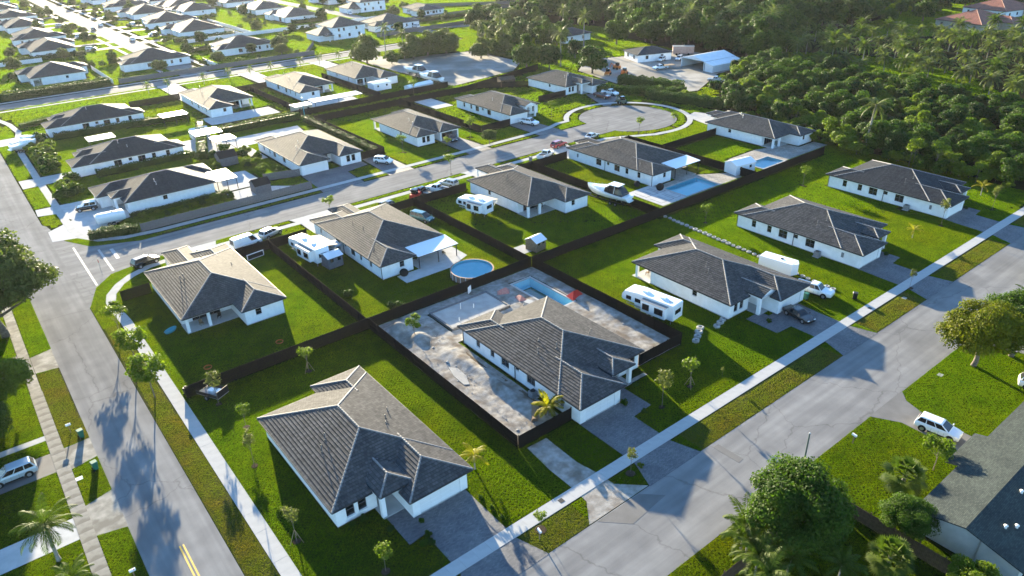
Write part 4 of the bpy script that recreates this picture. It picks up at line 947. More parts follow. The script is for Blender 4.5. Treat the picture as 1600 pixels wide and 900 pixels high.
WH, BK, SI, TE = paint('white',(0.78,0.78,0.77)), paint('black',(0.010,0.010,0.011)), paint('silver',(0.42,0.43,0.44),.5,.3), paint('teal',(0.055,0.16,0.16),.3)
RD, GY, BL, DK = paint('red',(0.28,0.02,0.02)), paint('grey',(0.16,0.165,0.17),.4,.3), paint('blue',(0.03,0.10,0.32)), paint('dark',(0.03,0.033,0.04))
car('white crossover parked on the curved drive at lower right', 'suv', WH, (77.6,22.2), -83)
car('black sedan on the paver drive of the gabled porch house', 'sedan', BK, (88.6,46.9), -100)
car('white pickup on the lawn beside the green bin', 'pickup', WH, (96.9,49.6), -80)
car('white car cut off by the right picture edge', 'suv', WH, (95.2,18.0), -70)
car('pale blue old station wagon on the left-hand asphalt drive', 'suv', paint('paleblue',(0.40,0.46,0.50),.2,.35), (-6.3,83.2), 180)
car('black car with glaring roof parked at the street corner', 'suv', BK, (19.9,131.4), 14)
car('white box van parked behind the junction house', 'cargo', WH, (36.3,126.6), 8)
car('white car half hidden behind the junction house roof', 'suv', WH, (28.6,127.6), 95)
car('silver car behind the junction house beside the white van', 'suv', SI, (41.6,128.4), 20)
car('teal minivan on the grass beside the dark fence', 'van', TE, (67.2,115.5), -72)
car('dark pickup loaded with red machines behind the teal van', 'pickup', DK, (74.6,127.3), 100)
car('white pickup with dark bed between the dark pickup and the silver car', 'pickup', WH, (78.2,126.6), 105)
car('silver crossover at the end of the parked pickups', 'suv', SI, (82.0,128.2), 108)
car('dark car beside the pale drive of the round pool house', 'sedan', DK, (65.8,126.3), 100)
car('white pickup half hidden at the square pool house corner', 'pickup', WH, (110.4,128.6), 20)
car('dark red crossover on the street by the square pool house', 'suv', RD, (118.5,133.0), 8)
car('silver sedan on the street near the cul-de-sac', 'sedan', SI, (129.6,132.6), 12)
car('white car on the dark paver forecourt', 'suv', WH, (79.4,152.2), -60)
car('dark crossover in front of the open garage', 'suv', DK, (101.6,156.2), -95)
car('white pickup on the gabled porch house drive', 'pickup', WH, (126.2,154.0), -75)
car('white pickup at the head of the cul-de-sac', 'pickup', WH, (166.3,162.5), -85)
car('dark red pickup beside the white one at the cul-de-sac', 'pickup', paint('maroon',(0.10,0.03,0.03)), (161.8,161.5), -85)
car('white topped black jeep on the pale corner drive', 'jeep', BK, (17.6,168.0), 165, roofcol=M['white_paint'])
car('white car on the works yard by the grey building', 'suv', WH, (217.5,186.5), 200); car('second white car on the works yard by the pink trailer', 'suv', WH, (223.5,183.0), 200)
car('white car peeping out from trees beside the terrace house', 'suv', WH, (182.5,124.5), 150); car('pale pickup under the trees beside the works yard', 'pickup', SI, (203.5,150.5), 120)
car('blue car under the trees at the bottom edge', 'sedan', BL, (48.79, 17.05), 120); car('dark blue car at the left picture edge under the trees', 'sedan', BL, (-10.2,110.0), 185)
for i, (x, y, c, h) in enumerate(((83,402,WH,90),(76.5,455,DK,270),(83,470,WH,90),(62,388,WH,0),(66,433,WH,0),(95,411,WH,180),(96,458,WH,180),(66,487,SI,0),(94,506,WH,180),(198.6,402,WH,90),(193.5,452,RD,270),(198.5,330,WH,100))):
    car(['white car driving up the side street','dark car far up the side street','white car far up the side street','white car on the side street corner drive','white car on the second left drive','white car on the first right drive','white car on the second right drive','silver car on the third left drive','white car on the third right drive','white car on the far street beside the two storey house','dark red car on the far street near the top','white car turning off the far street'][i], 'suv', c, (x, y), h, group='cars on the far estate')
# flatbed truck in the works yard
t = car('white flatbed truck in the middle of the works yard', 'pickup', WH, (205.8,176.8), 165, name='flatbed_truck')
b = MB(); b.box(-5.6,-1.15,1.15,-.8,1.15,1.28); b.build('flatbed', 'wood', t); b = MB(); b.box(-.8,-1.1,1.2,-.65,1.1,2.1); b.build('headboard', 'black', t)

def rv(label, p, hd, L=8.2, Wd=2.45, H=3.1, slide=True, awning=False, nose=True):
    t = thing('camper_trailer', label, 'camper', (*p,0), R(hd), 'camper trailers'); z0 = .75; h = Wd/2
    prof = [(-L/2,z0),(-L/2,H-.12),(-L/2+.12,H),(L/2-(2.6 if nose else .3),H),(L/2-.5,H-.25),(L/2-.05,H-.9),(L/2,1.7 if nose else z0+.5)]
    prof += [(L/2-.2,1.45),(L/2-2.3,1.40),(L/2-2.4,z0)] if nose else [(L/2-.1,z0)]
    b = MB(); b.loft([[(x,-h,z) for x,z in prof],[(x,h,z) for x,z in prof]]); b.build('body', 'gelcoat', t)
    b = MB(); b.box(-L/2+.15,-h+.12,H+.002,L/2-2.7,h-.12,H+.02); b.build('roof_membrane', 'white_paint', t)
    for x in (-L*.22, L*.12):
        b = MB(); b.obox((x,0,H+.16),(.9,.7,.28)); b.build('roof_air_conditioner', 'trim', t)
    b = MB(); b.obox((-L*.38,.3,H+.05),(.4,.4,.08)); b.build('roof_vent', 'metal', t)
    for sy in (-1,1):
        for x, w in ((-L*.32,1.1),(-L*.05,.9),(L*.18,1.0),(L*.36,.9)):
            if slide and sy > 0 and x < L*.1: continue
            b = MB(); b.obox((x,sy*(h+.006),2.0),(w,.03,.62)); b.build('window', 'glass', t)
    b = MB(); b.obox((-L/2-.006,0,2.0),(.03,1.5,.7)); b.build('rear_window', 'glass', t)
    b = MB(); b.obox((L*.05,-h-.008,1.75),(.75,.03,1.85)); b.build('door', 'trim', t)
    for sy in (-1,1): b = MB(); b.obox((0,sy*(h+.004),1.05),(L*.8,.012,.22)); b.build('side_stripe', 'metal', t)
    if slide:
        b = MB(); b.box(-L*.40,h,z0+.25,L*.06,h+.8,H-.35); s = b.build('slide_out', 'gelcoat', t); b = MB(); b.box(-L*.41,h-.02,H-.35,L*.07,h+.86,H-.30); b.build('slide_topper', 'ac', s)
        for xa, xb in ((-L*.36,-L*.20),(-L*.10,L*.03)): b = MB(); b.box(xa,h+.8,1.45,xb,h+.82,2.45); b.build('slide_window', 'glass', s)
    if awning:
        b = MB(); b.add([(-L*.45,-h,H-.15),(L*.2,-h,H-.15),(L*.2,-h-2.2,H-.6),(-L*.45,-h-2.2,H-.6),(-L*.45,-h,H-.18),(L*.2,-h,H-.18),(L*.2,-h-2.2,H-.63),(-L*.45,-h-2.2,H-.63)], [(0,1,2,3),(7,6,5,4),(0,4,5,1),(1,5,6,2),(2,6,7,3),(3,7,4,0)]); b.build('awning', 'stucco_tan', t)
        for x in (-L*.45, L*.2): b = MB(); b.tube((x,-h,1.2),(x,-h-2.15,H-.62),.03); b.build('awning_arm', 'metal', t)
    tm, rm = wheel_mesh(.34)
    for x in (-.95,-.15):
        for sy in (-1,1): w = inst('wheel', tm, t, (x,sy*(h-.16),.36)); inst('rim', rm, w)
    b = MB(); b.box(-L/2+.1,-h+.3,.5,L/2-(2.4 if nose else -.9),-h+.42,z0); b.box(-L/2+.1,h-.42,.5,L/2-(2.4 if nose else -.9),h-.3,z0); b.build('chassis', 'black', t)
    b = MB(); b.tube((L/2-.6,0,0),(L/2-.6,0,1.45),.05); b.tube((-L/2+.5,h-.3,0),(-L/2+.5,h-.3,.5),.04); b.tube((-L/2+.5,-h+.3,0),(-L/2+.5,-h+.3,.5),.04); b.build('jack', 'metal', t)
    return t
rv('white fifth-wheel camper on the lawn beside the construction lot fence', (73.6,61.9), 98, 9.0, 2.5, 3.2)
rv('white camper behind the junction house garden sheds', (43.2,114.5), 96, 9.4, 2.6, 3.3, awning=True)
rv('white camper under the wall of the boat garden house', (77.4,112.0), 104, 7.6, 2.5, 3.0, awning=True)

def trailer(label, p, hd, L, Wd, H, round_=False):
    t = thing('enclosed_trailer', label, 'trailer', (*p,0), R(hd), 'enclosed trailers'); h = Wd/2
    if round_:
        rings = []
        for x, s in ((-L/2,.72),(-L/2+.35,.95),(-L/2+.8,1),(L/2-.8,1),(L/2-.35,.95),(L/2,.70)):
            rings.append([(x, h*s*cx, .5+(H-.5)*(.5+.5*s*cz)) for cx, cz in [(math.copysign(abs(math.cos(a))**.6, math.cos(a)), math.copysign(abs(math.sin(a))**.6, math.sin(a))) for a in [2*math.pi*(i+.5)/16 for i in range(16)]]])
        b = MB(); b.loft(rings); b.build('body', 'gelcoat', t, smooth=True)
    else:
        b = MB(); b.box(-L/2,-h,.5,L/2,h,H); b.add([(L/2,-h,.5),(L/2+.6,0,.5),(L/2,h,.5),(L/2,-h,H),(L/2+.6,0,H),(L/2,h,H)], [(0,1,4,3),(1,2,5,4),(3,4,5)]); b.build('body', 'gelcoat', t)
        b = MB(); b.box(-L/2+.05,-h+.05,H+.002,L/2-.05,h-.05,H+.03); b.build('roof', 'white_paint', t)
    b = MB(); b.obox((L*.1,0,H+.08),(.36,.36,.14)); b.build('roof_vent', 'black', t)
    b = MB(); b.obox((-L/2-.008,0,.5+(H-.5)*.5),(.02,Wd*.8,(H-.5)*.85)); b.build('rear_door', 'trim', t)
    tm, rm = wheel_mesh(.34)
    for x in (-.5,.3):
        for sy in (-1,1): w = inst('wheel', tm, t, (x,sy*(h-.05),.34)); inst('rim', rm, w)
    b = MB(); b.box(L/2,-.05,.45,L/2+1.3,.05,.53); b.tube((L/2+1.1,0,0),(L/2+1.1,0,.5),.04); b.build('tongue', 'black', t)
trailer('white box trailer behind the gabled porch house, at the stone row', (99.2,57.6), -82, 5.6, 2.3, 2.4)
trailer('rounded white trailer beside the corner house drive', (19.8,156.2), -6, 5.4, 2.3, 2.5, True)

def boat(label, p, hd, L=9.5, Wd=3.0, base=.9, cover=False):
    t = thing('motor_boat', label, 'boat', (*p,0), R(hd), 'boats on trailers'); rings = []
    for f, hwf, kz, dz in ((-.5,.88,.25,1.35),(-.3,.97,.12,1.42),(0,1.0,.05,1.55),(.2,.92,.10,1.68),(.35,.70,.30,1.82),(.45,.36,.75,1.95),(.5,.05,1.4,2.05)):
        x = f*L; w = Wd/2*hwf; rings.append([(x,0,base+kz),(x,-w*.62,base+kz+.35),(x,-w*.98,base+kz+.75*(dz-kz)),(x,-w,base+dz),(x,w,base+dz),(x,w*.98,base+kz+.75*(dz-kz)),(x,w*.62,base+kz+.35)])
    b = MB(); b.loft(rings); b.build('hull', 'gelcoat', t, smooth=False)
    b = MB(); b.loft([[(x,-w,base+z0),(x,-w*.8,base+z1),(x,w*.8,base+z1),(x,w,base+z0)] for x,w,z0,z1 in ((-.05*L,1.15,1.5,2.35),(.12*L,1.1,1.6,2.3),(.26*L,.8,1.72,2.1),(.36*L,.4,1.8,1.95))]); b.build('cabin', 'gelcoat', t)
    if not cover:
        b = MB(); b.loft([[(x,-w,base+z0),(x,-w*.75,base+z1),(x,w*.75,base+z1),(x,w,base+z0)] for x,w,z0,z1 in ((-.40*L,1.30,1.42,1.9),(-.30*L,1.32,1.45,2.75),(-.08*L,1.28,1.55,3.05),(.03*L,1.15,1.6,2.35))]); b.build('cockpit_cover', 'glass', t)
        b = MB(); b.tube((-.2*L,-1.25,base+1.6),(-.22*L,-1.1,base+3.2),.05); b.tube((-.2*L,1.25,base+1.6),(-.22*L,1.1,base+3.2),.05); b.tube((-.22*L,-1.1,base+3.2),(-.22*L,1.1,base+3.2),.06); b.box(-.30*L,-1.1,base+3.2,-.05*L,1.1,base+3.28); b.build('radar_arch', 'gelcoat', t)
    b = MB(); b.box(-.5*L-.5,-.8,base+.45,-.5*L,.8,base+.62); b.build('swim_platform', 'gelcoat', t)
    b = MB()
    for i in range(6):
        f = .1+.075*i; x = f*L; w = Wd/2*(1-.9*max(0,(f-.15)/.4)**1.5); b.tube((x,-w*.95,base+1.75),(x,-w*.95,base+2.3),.018,n=5); b.tube((x,w*.95,base+1.75),(x,w*.95,base+2.3),.018,n=5)
    b.build('bow_rail', 'metal', t)
    b = MB(); b.box(-.45*L,-.9,.5,.45*L,-.75,.68); b.box(-.45*L,.75,.5,.45*L,.9,.68)
    for x in (-.4,-.1,.2): b.box(x*L,-.9,.68,x*L+.12,.9,base+.3)
    b.box(.45*L,-.06,.5,.6*L,.06,.62); b.build('trailer_frame', 'black', t)
    tm, rm = wheel_mesh(.34)
    for x in (-.25,-.13):
        for sy in (-1,1): w = inst('wheel', tm, t, (x*L,sy*1.15,.34)); inst('rim', rm, w)
boat('white motor boat with dark cockpit cover on the lawn', (101.0,98.2), 98, 10.5, 3.1)
boat('white motor boat with dark cover beside the gravel lot, farther one', (137.4,231.5), 105, 11, 3.1); boat('white motor boat beside the gravel lot, nearer one', (135.2,218.0), 100, 11, 3.1)
boat('white boat on the drive of the dark house near the far corner', (14.8,231.5), 15, 6.5, 2.2, .6, True); boat('second white boat beside it on the drive near the far corner', (14.2,227.2), 15, 6.5, 2.2, .6, True)

# ------------------------------------------------------------------ pools, patios, sheds
def pool_basin(label, r, depth, liner, water, coping='concrete', wz=-.12, w=.35):
    x0, y0, x1, y1 = r; t = thing('swimming_pool', label, 'pool', (x0,y0,0)); L, D = x1-x0, y1-y0
    b = MB(); b.add([(0,0,-depth),(L,0,-depth),(L,D,-depth),(0,D,-depth),(0,0,.02),(L,0,.02),(L,D,.02),(0,D,.02)], [(0,1,2,3),(0,4,5,1),(1,5,6,2),(2,6,7,3),(3,7,4,0)]); b.build('basin', liner, t)
    if water: b = MB(); b.add([(0.001,0.001,wz),(L-.001,0.001,wz),(L-.001,D-.001,wz),(0.001,D-.001,wz)], [(0,1,2,3)]); b.build('water', water, t)
    b = MB(); b.box(-w,-w,-.05,L+w,0,.10); b.box(-w,D,-.05,L+w,D+w,.10); b.box(-w,0,-.05,0,D,.10); b.box(L,0,-.05,L+w,D,.10); b.build('coping', coping, t)
    occupy(rect(x0-w,y0-w,x1+w,y1+w)); return t
pool_basin('unfinished pale blue pool with stale green water on the construction lot', POOLS[0], 1.4, 'pool_light', None)
b = MB(); b.add([(0.6,5.0,-.95),(3.0,5.0,-.95),(3.0,9.4,-.95),(0.6,9.4,-.95)], [(0,1,2,3)]); b.build('stale_water', 'pool_green', [o for o in COL.objects if o.name.startswith('swimming_pool')][0])
pool_basin('square blue pool under the white patio cover house', POOLS[1], .75, 'pool_blue', 'water')
pool_basin('bright blue pool beside the white shed', POOLS[2], .75, 'pool_blue', 'water')
def slab(poly, mat='white_concrete', z=.06, name='patio'): return sheet(name, poly, z, mat, uv=True)
slab([(51,94.5),(59.6,94.5),(64.6,96.6),(64.6,101.5),(55.3,101.5),(55.3,97.6),(51,97.6)])
slab(rect(107.3,89.0,114.6,98.8)); slab([(114.65,95.8),(125.6,95.8),(125.6,89.0),(133.0,89.0),(133.0,92.3),(126.6,96.6),(129.6,98.5),(129.6,102),(121,102),(121,97.4),(114.65,97.4)], 'paver_tan')
b = sheet('patio_lawn', rect(127.3,97.2,131.8,101.4), .07, 'ground', occ=False)
slab([(140.4,98.3),(140.4,93.8),(149.2,93.8),(149.2,88.9),(153.2,88.9),(166.8,88.9),(166.8,92.6),(160.4,92.6),(160.4,95.6),(151.2,98.4)], 'paver_tan')
for i in range(3):  # inlaid dark bands in the pale terrace
    for j in range(2): b = MB(); x, y = 108.2+i*2.2, 90.2+j*4.2; b.box(x,y,.05,x+1.7,y+.14,.066); b.box(x,y+.14,.05,x+.14,y+3.2,.066); b.box(x+1.56,y+.14,.05,x+1.7,y+3.2,.066); o = b.build('terrace_band','fence_grey'); o['kind']='structure'
slab([(43,157.6),(50,157.6),(58,150.5),(58.5,149),(44,149)], 'white_concrete'); slab([(42.2,158.5),(52.5,158.5),(52,170),(42.2,172)], 'white_concrete'); slab(rect(46.2,190,57,206), 'white_concrete'); slab([(57.2,176),(60.1,176),(60.1,190),(76.5,190),(78,199),(57.2,199)], 'white_concrete'); slab(rect(59.8,217,80.5,226.5), 'white_concrete'); slab(rect(116.8,186.5,123,199), 'white_concrete'); slab(rect(86,212,106,224), 'white_concrete')
slab(rect(72.2,90.3,74.8,93.5), 'concrete', .05, 'shed_base'); slab(rect(80.4,69.2,88.6,72.2), 'concrete', .05)

def patio_cover(label, x0, y0, x1, y1, zh=2.72, zl=2.42, mat='vinyl_white'):
    t = thing('patio_cover', label, 'patio cover', (x0,y0,0)); L, D = x1-x0, y1-y0; b = MB()
    v = [(0,0,zl),(L,0,zl),(L,D,zh),(0,D,zh)]; v = v+[(x,y,z-.09) for x,y,z in v]
    b.add(v, [(0,1,2,3),(7,6,5,4),(0,4,5,1),(1,5,6,2),(2,6,7,3),(3,7,4,0)]); b.build('roof_panel', mat, t)
    b = MB(); b.box(.1,.15,zl-.28,L-.1,.27,zl-.095); b.build('beam', 'fascia', t)
    for f in (.03,.5,.96): b = MB(); b.box(f*L-.06,.14,0,f*L+.06,.28,zl-.28); b.build('post', 'fascia', t)
patio_cover('white patio cover on dark posts beside the round pool', 55.2, 97.4, 63.4, 101.65); patio_cover('white patio cover on dark posts beside the square pool', 121.2, 97.9, 129.6, 102.0)
patio_cover('pale pergola roof behind the dark roofed corner house', 42.1, 158.8, 46.6, 166, 2.9, 2.7, 'white_paint')
patio_cover('small flat white carport roof by the dark house hedge', 49, 225, 56, 230, 2.7, 2.7, 'white_paint'); patio_cover('small bright white roof between the two dark roofed houses', 27.4, 213.5, 34, 218.5, 2.8, 2.7, 'white_paint')
patio_cover('long flat white carport roof behind the lawn fence', 88.6, 210, 105, 214.6, 2.9, 2.8, 'white_paint')
patio_cover('bright white canopy on the pale patio behind the pergola', 52, 189, 57.4, 194, 2.9, 2.9, 'white_paint'); patio_cover('second bright white canopy beside the terrace house hedge', 50, 198.5, 57, 204, 2.8, 2.7, 'white_paint')
patio_cover('white screened porch roof on the far patio house', 158.5, 398, 166, 416, 3.2, 2.9, 'white_paint'); patio_cover('white annex roof beside the tan house', 113.8, 237, 119.5, 246, 2.7, 2.6, 'white_paint')

def shed(label, p, hd, L, Wd, H, wallm, roofm, rise=.7, name='garden_shed', wins=True):
    t = thing(name, label, 'shed', (*p,0), R(hd), 'garden sheds'); l, w = L/2, Wd/2; b = MB()
    b.box(-l,-w,.05,l,w,H); b.add([(-l,-w,H),(-l,w,H),(-l,0,H+rise),(l,-w,H),(l,w,H),(l,0,H+rise)], [(0,2,1),(3,4,5)]); b.build('wall', wallm, t)
    for s in (-1,1):
        b = MB(); v = [(-l-.15,s*(w+.18),H-.18*rise/w),(l+.15,s*(w+.18),H-.18*rise/w),(l+.15,0,H+rise+.001*s),(-l-.15,0,H+rise+.001*s)]; v = [(x,y,z+.06) for x,y,z in v]+[(x,y,z) for x,y,z in v]
        b.add(v, [(0,1,2,3),(7,6,5,4),(0,4,5,1),(1,5,6,2),(2,6,7,3),(3,7,4,0)]); b.build('roof_slope', roofm, t)
    b = MB(); b.obox((l+.006,0,1.0),(.03,min(1.5,Wd*.5),1.9)); b.build('door', 'trim' if wallm != 'fence_grey' else 'ac', t)
    if wins:
        for x in (-L*.25,L*.25): b = MB(); b.obox((x,-w-.006,1.55),(.6,.03,.6)); b.build('window', 'glass', t)
    occupy([(p[0]-l,p[1]-w),(p[0]+l,p[1]-w),(p[0]+l,p[1]+w),(p[0]-l,p[1]+w)])
shed('white garden shed with pale roof between the two pools', (135.4,91.5), -10, 5.6, 3.6, 2.3, 'galv', 'vinyl_white'); shed('small brown playhouse shed with pale roof in the fence corner', (75.3,90.6), 8, 2.5, 2.6, 1.9, 'wood', 'galv')
shed('grey shed with arched pale roof beside the camper', (44.8,108.9), 5, 2.8, 2.6, 2.1, 'fence_grey', 'galv', .5); shed('dark shed against the wall behind the grey shed', (46.4,112.6), 5, 2.6, 2.6, 2.1, 'ac', 'metal', .4)
shed('tan flat shed at the left end of the carport', (85.2,211.9), 0, 5.4, 4.0, 2.4, 'stucco_tan', 'white_paint', .12); shed('white covered store beside the tan house', (117.8,222.5), 0, 6.6, 4.2, 2.4, 'vinyl_white', 'white_paint', .3); shed('long low white covered boat store by the fence', (127.2,212.8), 8, 10, 3.0, 1.7, 'vinyl_white', 'white_paint', .5, wins=False)
shed('brown shed with white doors behind the pickup house', (151.3,196.3), -20, 5, 4, 2.3, 'fence_brown', 'fence_brown'); shed('dark pyramid gazebo between the terrace and pergola', (50.8,178.5), 0, 4.2, 4.2, 2.2, 'fence_grey', 'tile_slate', 1.1, 'gazebo', False); shed('small dark pyramid gazebo beside the grey fence', (49.6,153.6), 0, 3.4, 3.4, 2.0, 'fence_grey', 'tile_slate', 1.0, 'gazebo', False)
shed('white round topped shed at the left end of the hedge', (53.2,206.8), 0, 4.4, 3.2, 2.0, 'vinyl_white', 'white_paint', .8)

# round above-ground pool
t = thing('round_pool', 'round above-ground pool with reddish panels and bright blue water', 'pool', (60.9,89.9,0)); n = 24; rr = 3.55
b = MB(); w = 2*rr*math.tan(math.pi/n); b.box(-w/2+.01,-.03,0,w/2-.01,.03,1.1); pm = b.mesh('panel', 'pool_wood'); b = MB(); b.box(-.06,-.07,0,.06,.05,1.16); um = b.mesh('upright', 'trim')
for i in range(n):
    a = 2*math.pi*i/n; inst('panel', pm, t, (rr*math.sin(a),-rr*math.cos(a),0), a); a += math.pi/n; q = rr/math.cos(math.pi/n); inst('upright', um, t, (q*math.sin(a),-q*math.cos(a),0), a)
ring = lambda r, z: [(r*math.cos(2*math.pi*i/48), r*math.sin(2*math.pi*i/48), z) for i in range(48)]
b = MB(); b.loft([ring(rr+.12,1.11),ring(rr+.12,1.17),ring(rr-.10,1.17),ring(rr-.10,1.11)], caps=False); b.build('top_rail', 'pool_wood', t)
b = MB(); b.loft([ring(rr-.06,1.1),ring(rr-.06,.62)], caps=False); b.add(ring(rr-.06,.62), [tuple(range(48))]); b.build('liner', 'pool_blue', t); b = MB(); b.add(ring(rr-.07,1.0), [tuple(range(48))]); b.build('water', 'water', t)
occupy([(60.9+x,89.9+y) for x,y,_ in ring(rr+.3,0)])
# ------------------------------------------------------------------ construction lot
def vnoise(x, y, s, seed=0):
    """cheap smooth value noise on arrays"""
    rg = np.random.default_rng(seed); tab = rg.random((64, 64)); x = x/s; y = y/s
    xi, yi = np.floor(x).astype(int), np.floor(y).astype(int); fx, fy = x-xi, y-yi; fx = fx*fx*(3-2*fx); fy = fy*fy*(3-2*fy)
    g = lambda i, j: tab[i % 64, j % 64]
    return (g(xi,yi)*(1-fx)+g(xi+1,yi)*fx)*(1-fy)+(g(xi,yi+1)*(1-fx)+g(xi+1,yi+1)*fx)*fy
xs = np.linspace(39.7,70.1,106); ys = np.linspace(51.3,85.4,120); X, Y = np.meshgrid(xs, ys, indexing='ij')
Z = .03+.08*vnoise(X,Y,2.5,1)+.04*vnoise(X,Y,.8,2)
def bump(cx, cy, rx, ry, h): return h*np.exp(-((X-cx)/rx)**2-((Y-cy)/ry)**2)
Z += bump(42.3,82.4,1.6,1.5,1.25)+bump(43.4,78.6,1.2,1.3,.7)+bump(44.6,69.5,.8,3.2,.35)+bump(44.9,62,.7,4.5,.35)+bump(69,68,1.0,5,.35)-bump(42.6,66.8,1.1,2.4,.16)
Z += .14*np.maximum(0, vnoise(X,Y,1.3,9)-.55)+.05*vnoise(X,Y,.45,12)
Z += .18*np.exp(-((X-45.3-.3*np.sin(Y*.9))/.55)**2)*(Y < 73)*(.4+vnoise(X,Y,.7,15))
for xr in (41.0,43.0): Z -= .07*np.exp(-((X-xr-.4*np.sin(Y*.35))/.16)**2)*(Y < 76)
Z = np.maximum(Z, .02)
hole = lambda x, y: (x > 61.2 and y < 53.3) or (46.9 < x < 61.2 and 52 < y < 73.8) or (63.2 < x < 67.7 and 71.6 < y < 83.0) or (47.9 < x < 58.9 and 76.9 < y < 83.3)
idx = np.arange(X.size).reshape(X.shape); F = []
for i in range(len(xs)-1):
    for j in range(len(ys)-1):
        if hole((xs[i]+xs[i+1])/2, (ys[j]+ys[j+1])/2): continue
        F.append((idx[i,j], idx[i+1,j], idx[i+1,j+1], idx[i,j+1]))
me = fast_mesh('bare_ground', np.stack([X,Y,Z],-1).reshape(-1,3), np.array(F), 'dirt'); o = inst('bare_ground', me); o['kind'] = 'structure'
me.polygons.foreach_set('use_smooth', [True]*len(me.polygons))
occupy(rect(39.5,51.2,61.4,85.5)); occupy(rect(61.4,53.4,70.2,85.5))
for r in (rect(45.6,52,47.3,75), rect(62.2,54,70,60), rect(67.8,60,70.0,66), rect(40,83.9,60,85.4)): occupy(r, False)
occ_r = random.Random(8)
for i in range(46):
    x_, y_, r_ = occ_r.uniform(44.2,47.2), occ_r.uniform(52,76), occ_r.uniform(.15,.45)
    if i > 26: x_, y_ = occ_r.uniform(60,70), occ_r.uniform(54,72)
    occupy([(x_+r_*math.cos(a), y_+r_*math.sin(a)*1.6) for a in [k*1.05 for k in range(6)]], False)
p = sheet('wet_sand_pit', [(42.4,69.6),(43.2,68.6),(43.1,66.5),(42.3,64.6),(41.7,65.0),(41.8,67.4)], .13, 'sand')
t = thing('foundation_pad', 'pale concrete foundation pad with dark edge behind the construction house', 'foundation', (48.1,77.0,0))
b = MB(); b.box(.28,.28,-.05,10.4,5.9,.30); b.build('slab', 'sand', t)
b = MB(); b.box(0,0,-.05,10.7,.28,.42); b.box(0,5.9,-.05,10.7,6.2,.42); b.box(0,.28,-.05,.28,5.9,.42); b.box(10.4,.28,-.05,10.7,5.9,.42); b.build('edge_form', 'fence_grey', t)
for x, y, h in ((4.4,4.2,1.0),(6.1,3.2,.7),(2.2,1.4,.6)): b = MB(); b.tube((x,y,.3),(x,y,.3+h),.05); b.build('stub_pipe', 'white_paint', t)
b = MB(); b.add([(-1.1,-.8,0),(1.2,-.5,0),(1.3,.9,0),(-.9,.8,0),(-.3,0,.9),(.6,.2,.7)], [(0,1,5,4),(1,2,5),(2,3,4,5),(3,0,4)])
for i, (px_, lb, s) in enumerate((((68.5,73.0),'red tarpaulin heaped beside the unfinished pool',1.15),((61.6,77.8),'faded red cloth on the near edge of the unfinished pool',.8),((61.0,81.4),'reddish tarpaulin on the dirt beyond the foundation pad',.9))):
    tag(b.build('tarpaulin', 'red' if i == 0 else 'pink', None, (*px_, .12), i*1.3), lb, 'tarpaulin'); COL.objects[-1].scale = (s,s,s)
tag((lambda q: (q.box(-.5,-.04,0,.5,.04,1.1), q.build('sign_board', 'trim', None, (56.6,84.6,.3), .5))[1])(MB()), 'white sign board leaning near the fence corner', 'board')
def rock(rg, s):
    b = MB(); n = 8; rings = []
    for k, (z, r) in enumerate(((0,.8),(.35,1.0),(.7,.7),(.85,.25))):
        rings.append([(s*r*rg.uniform(.75,1.15)*math.cos(2*math.pi*i/n), s*r*rg.uniform(.75,1.15)*math.sin(2*math.pi*i/n), s*z*.8) for i in range(n)])
    b.loft(rings); return b
rg = random.Random(11)
rocks = [rock(rg, .3).mesh('rock', 'stone') for _ in range(4)]
for i in range(26):
    x, y = rg.uniform(40.5,46), rg.uniform(52,82)
    if i > 18: x, y = rg.uniform(68,69.8), rg.uniform(56,80)
    s = rg.uniform(.35,1.0); o = inst('rock', rg.choice(rocks), None, (x,y,.05), rg.uniform(0,6), s); tag(o, 'loose pale rock on the construction lot dirt', 'rock', 'loose rocks on the construction lot')

sheet('dark_soil_band', [(45.2,72.5),(46.4,71.5),(46.2,66),(46.7,60),(46.5,54),(45.4,53.2),(44.9,58),(45.3,63),(44.7,68)], .16, 'soil', occ=False)
# rubble scattered over the dirt (too small to pick apart)
rngb = np.random.default_rng(77); V, F2 = [], []
for i in range(1500):
    x, y = rngb.uniform(39.9,46.6), rngb.uniform(51.5,85); 
    if i % 3 == 0: x, y = rngb.uniform(59,70), rngb.uniform(60,85)
    if hole(x, y): continue
    s_ = rngb.uniform(.03,.13)*(1.6 if rngb.random() < .08 else 1); z = .1+.0*x; b0 = len(V); a = rngb.uniform(0,6.28); V += [(x+s_*math.cos(a+k*2.1)*rngb.uniform(.7,1.2), y+s_*math.sin(a+k*2.1)*rngb.uniform(.7,1.2), .03) for k in range(3)]+[(x,y,z+s_*.9)]; F2 += [(b0,b0+1,b0+3),(b0+1,b0+2,b0+3),(b0+2,b0,b0+3)]
o = inst('rubble', fast_mesh('rubble', np.array(V), np.array(F2), 'stone')); tag(o, 'small rubble strewn over the construction lot', 'rubble', kind='stuff')
for lb, p_, s_, a_ in (('stack of timber planks on the construction lot dirt',(44.8,54.6),(3.2,.7,.35),.9),('pallet of grey blocks behind the construction house',(60.9,75.2),(1.2,1.2,.9),.2),('long board lying on the dirt by the golden palm',(45.2,56.8),(3.6,.14,.06),-.9)):
    t = thing('building_material', lb, 'material', (*p_,.15), a_, 'building material'); n_ = 1 if 'board' in lb else 3
    for k_ in range(n_): b = MB(); b.box(-s_[0]/2+.05*k_,-s_[1]/2,k_*s_[2]/n_+.005*k_,s_[0]/2-.03*k_,s_[1]/2-.04*k_,(k_+1)*s_[2]/n_); b.build('plank' if 'block' not in lb else 'block_layer', 'wood' if 'block' not in lb else 'concrete', t)
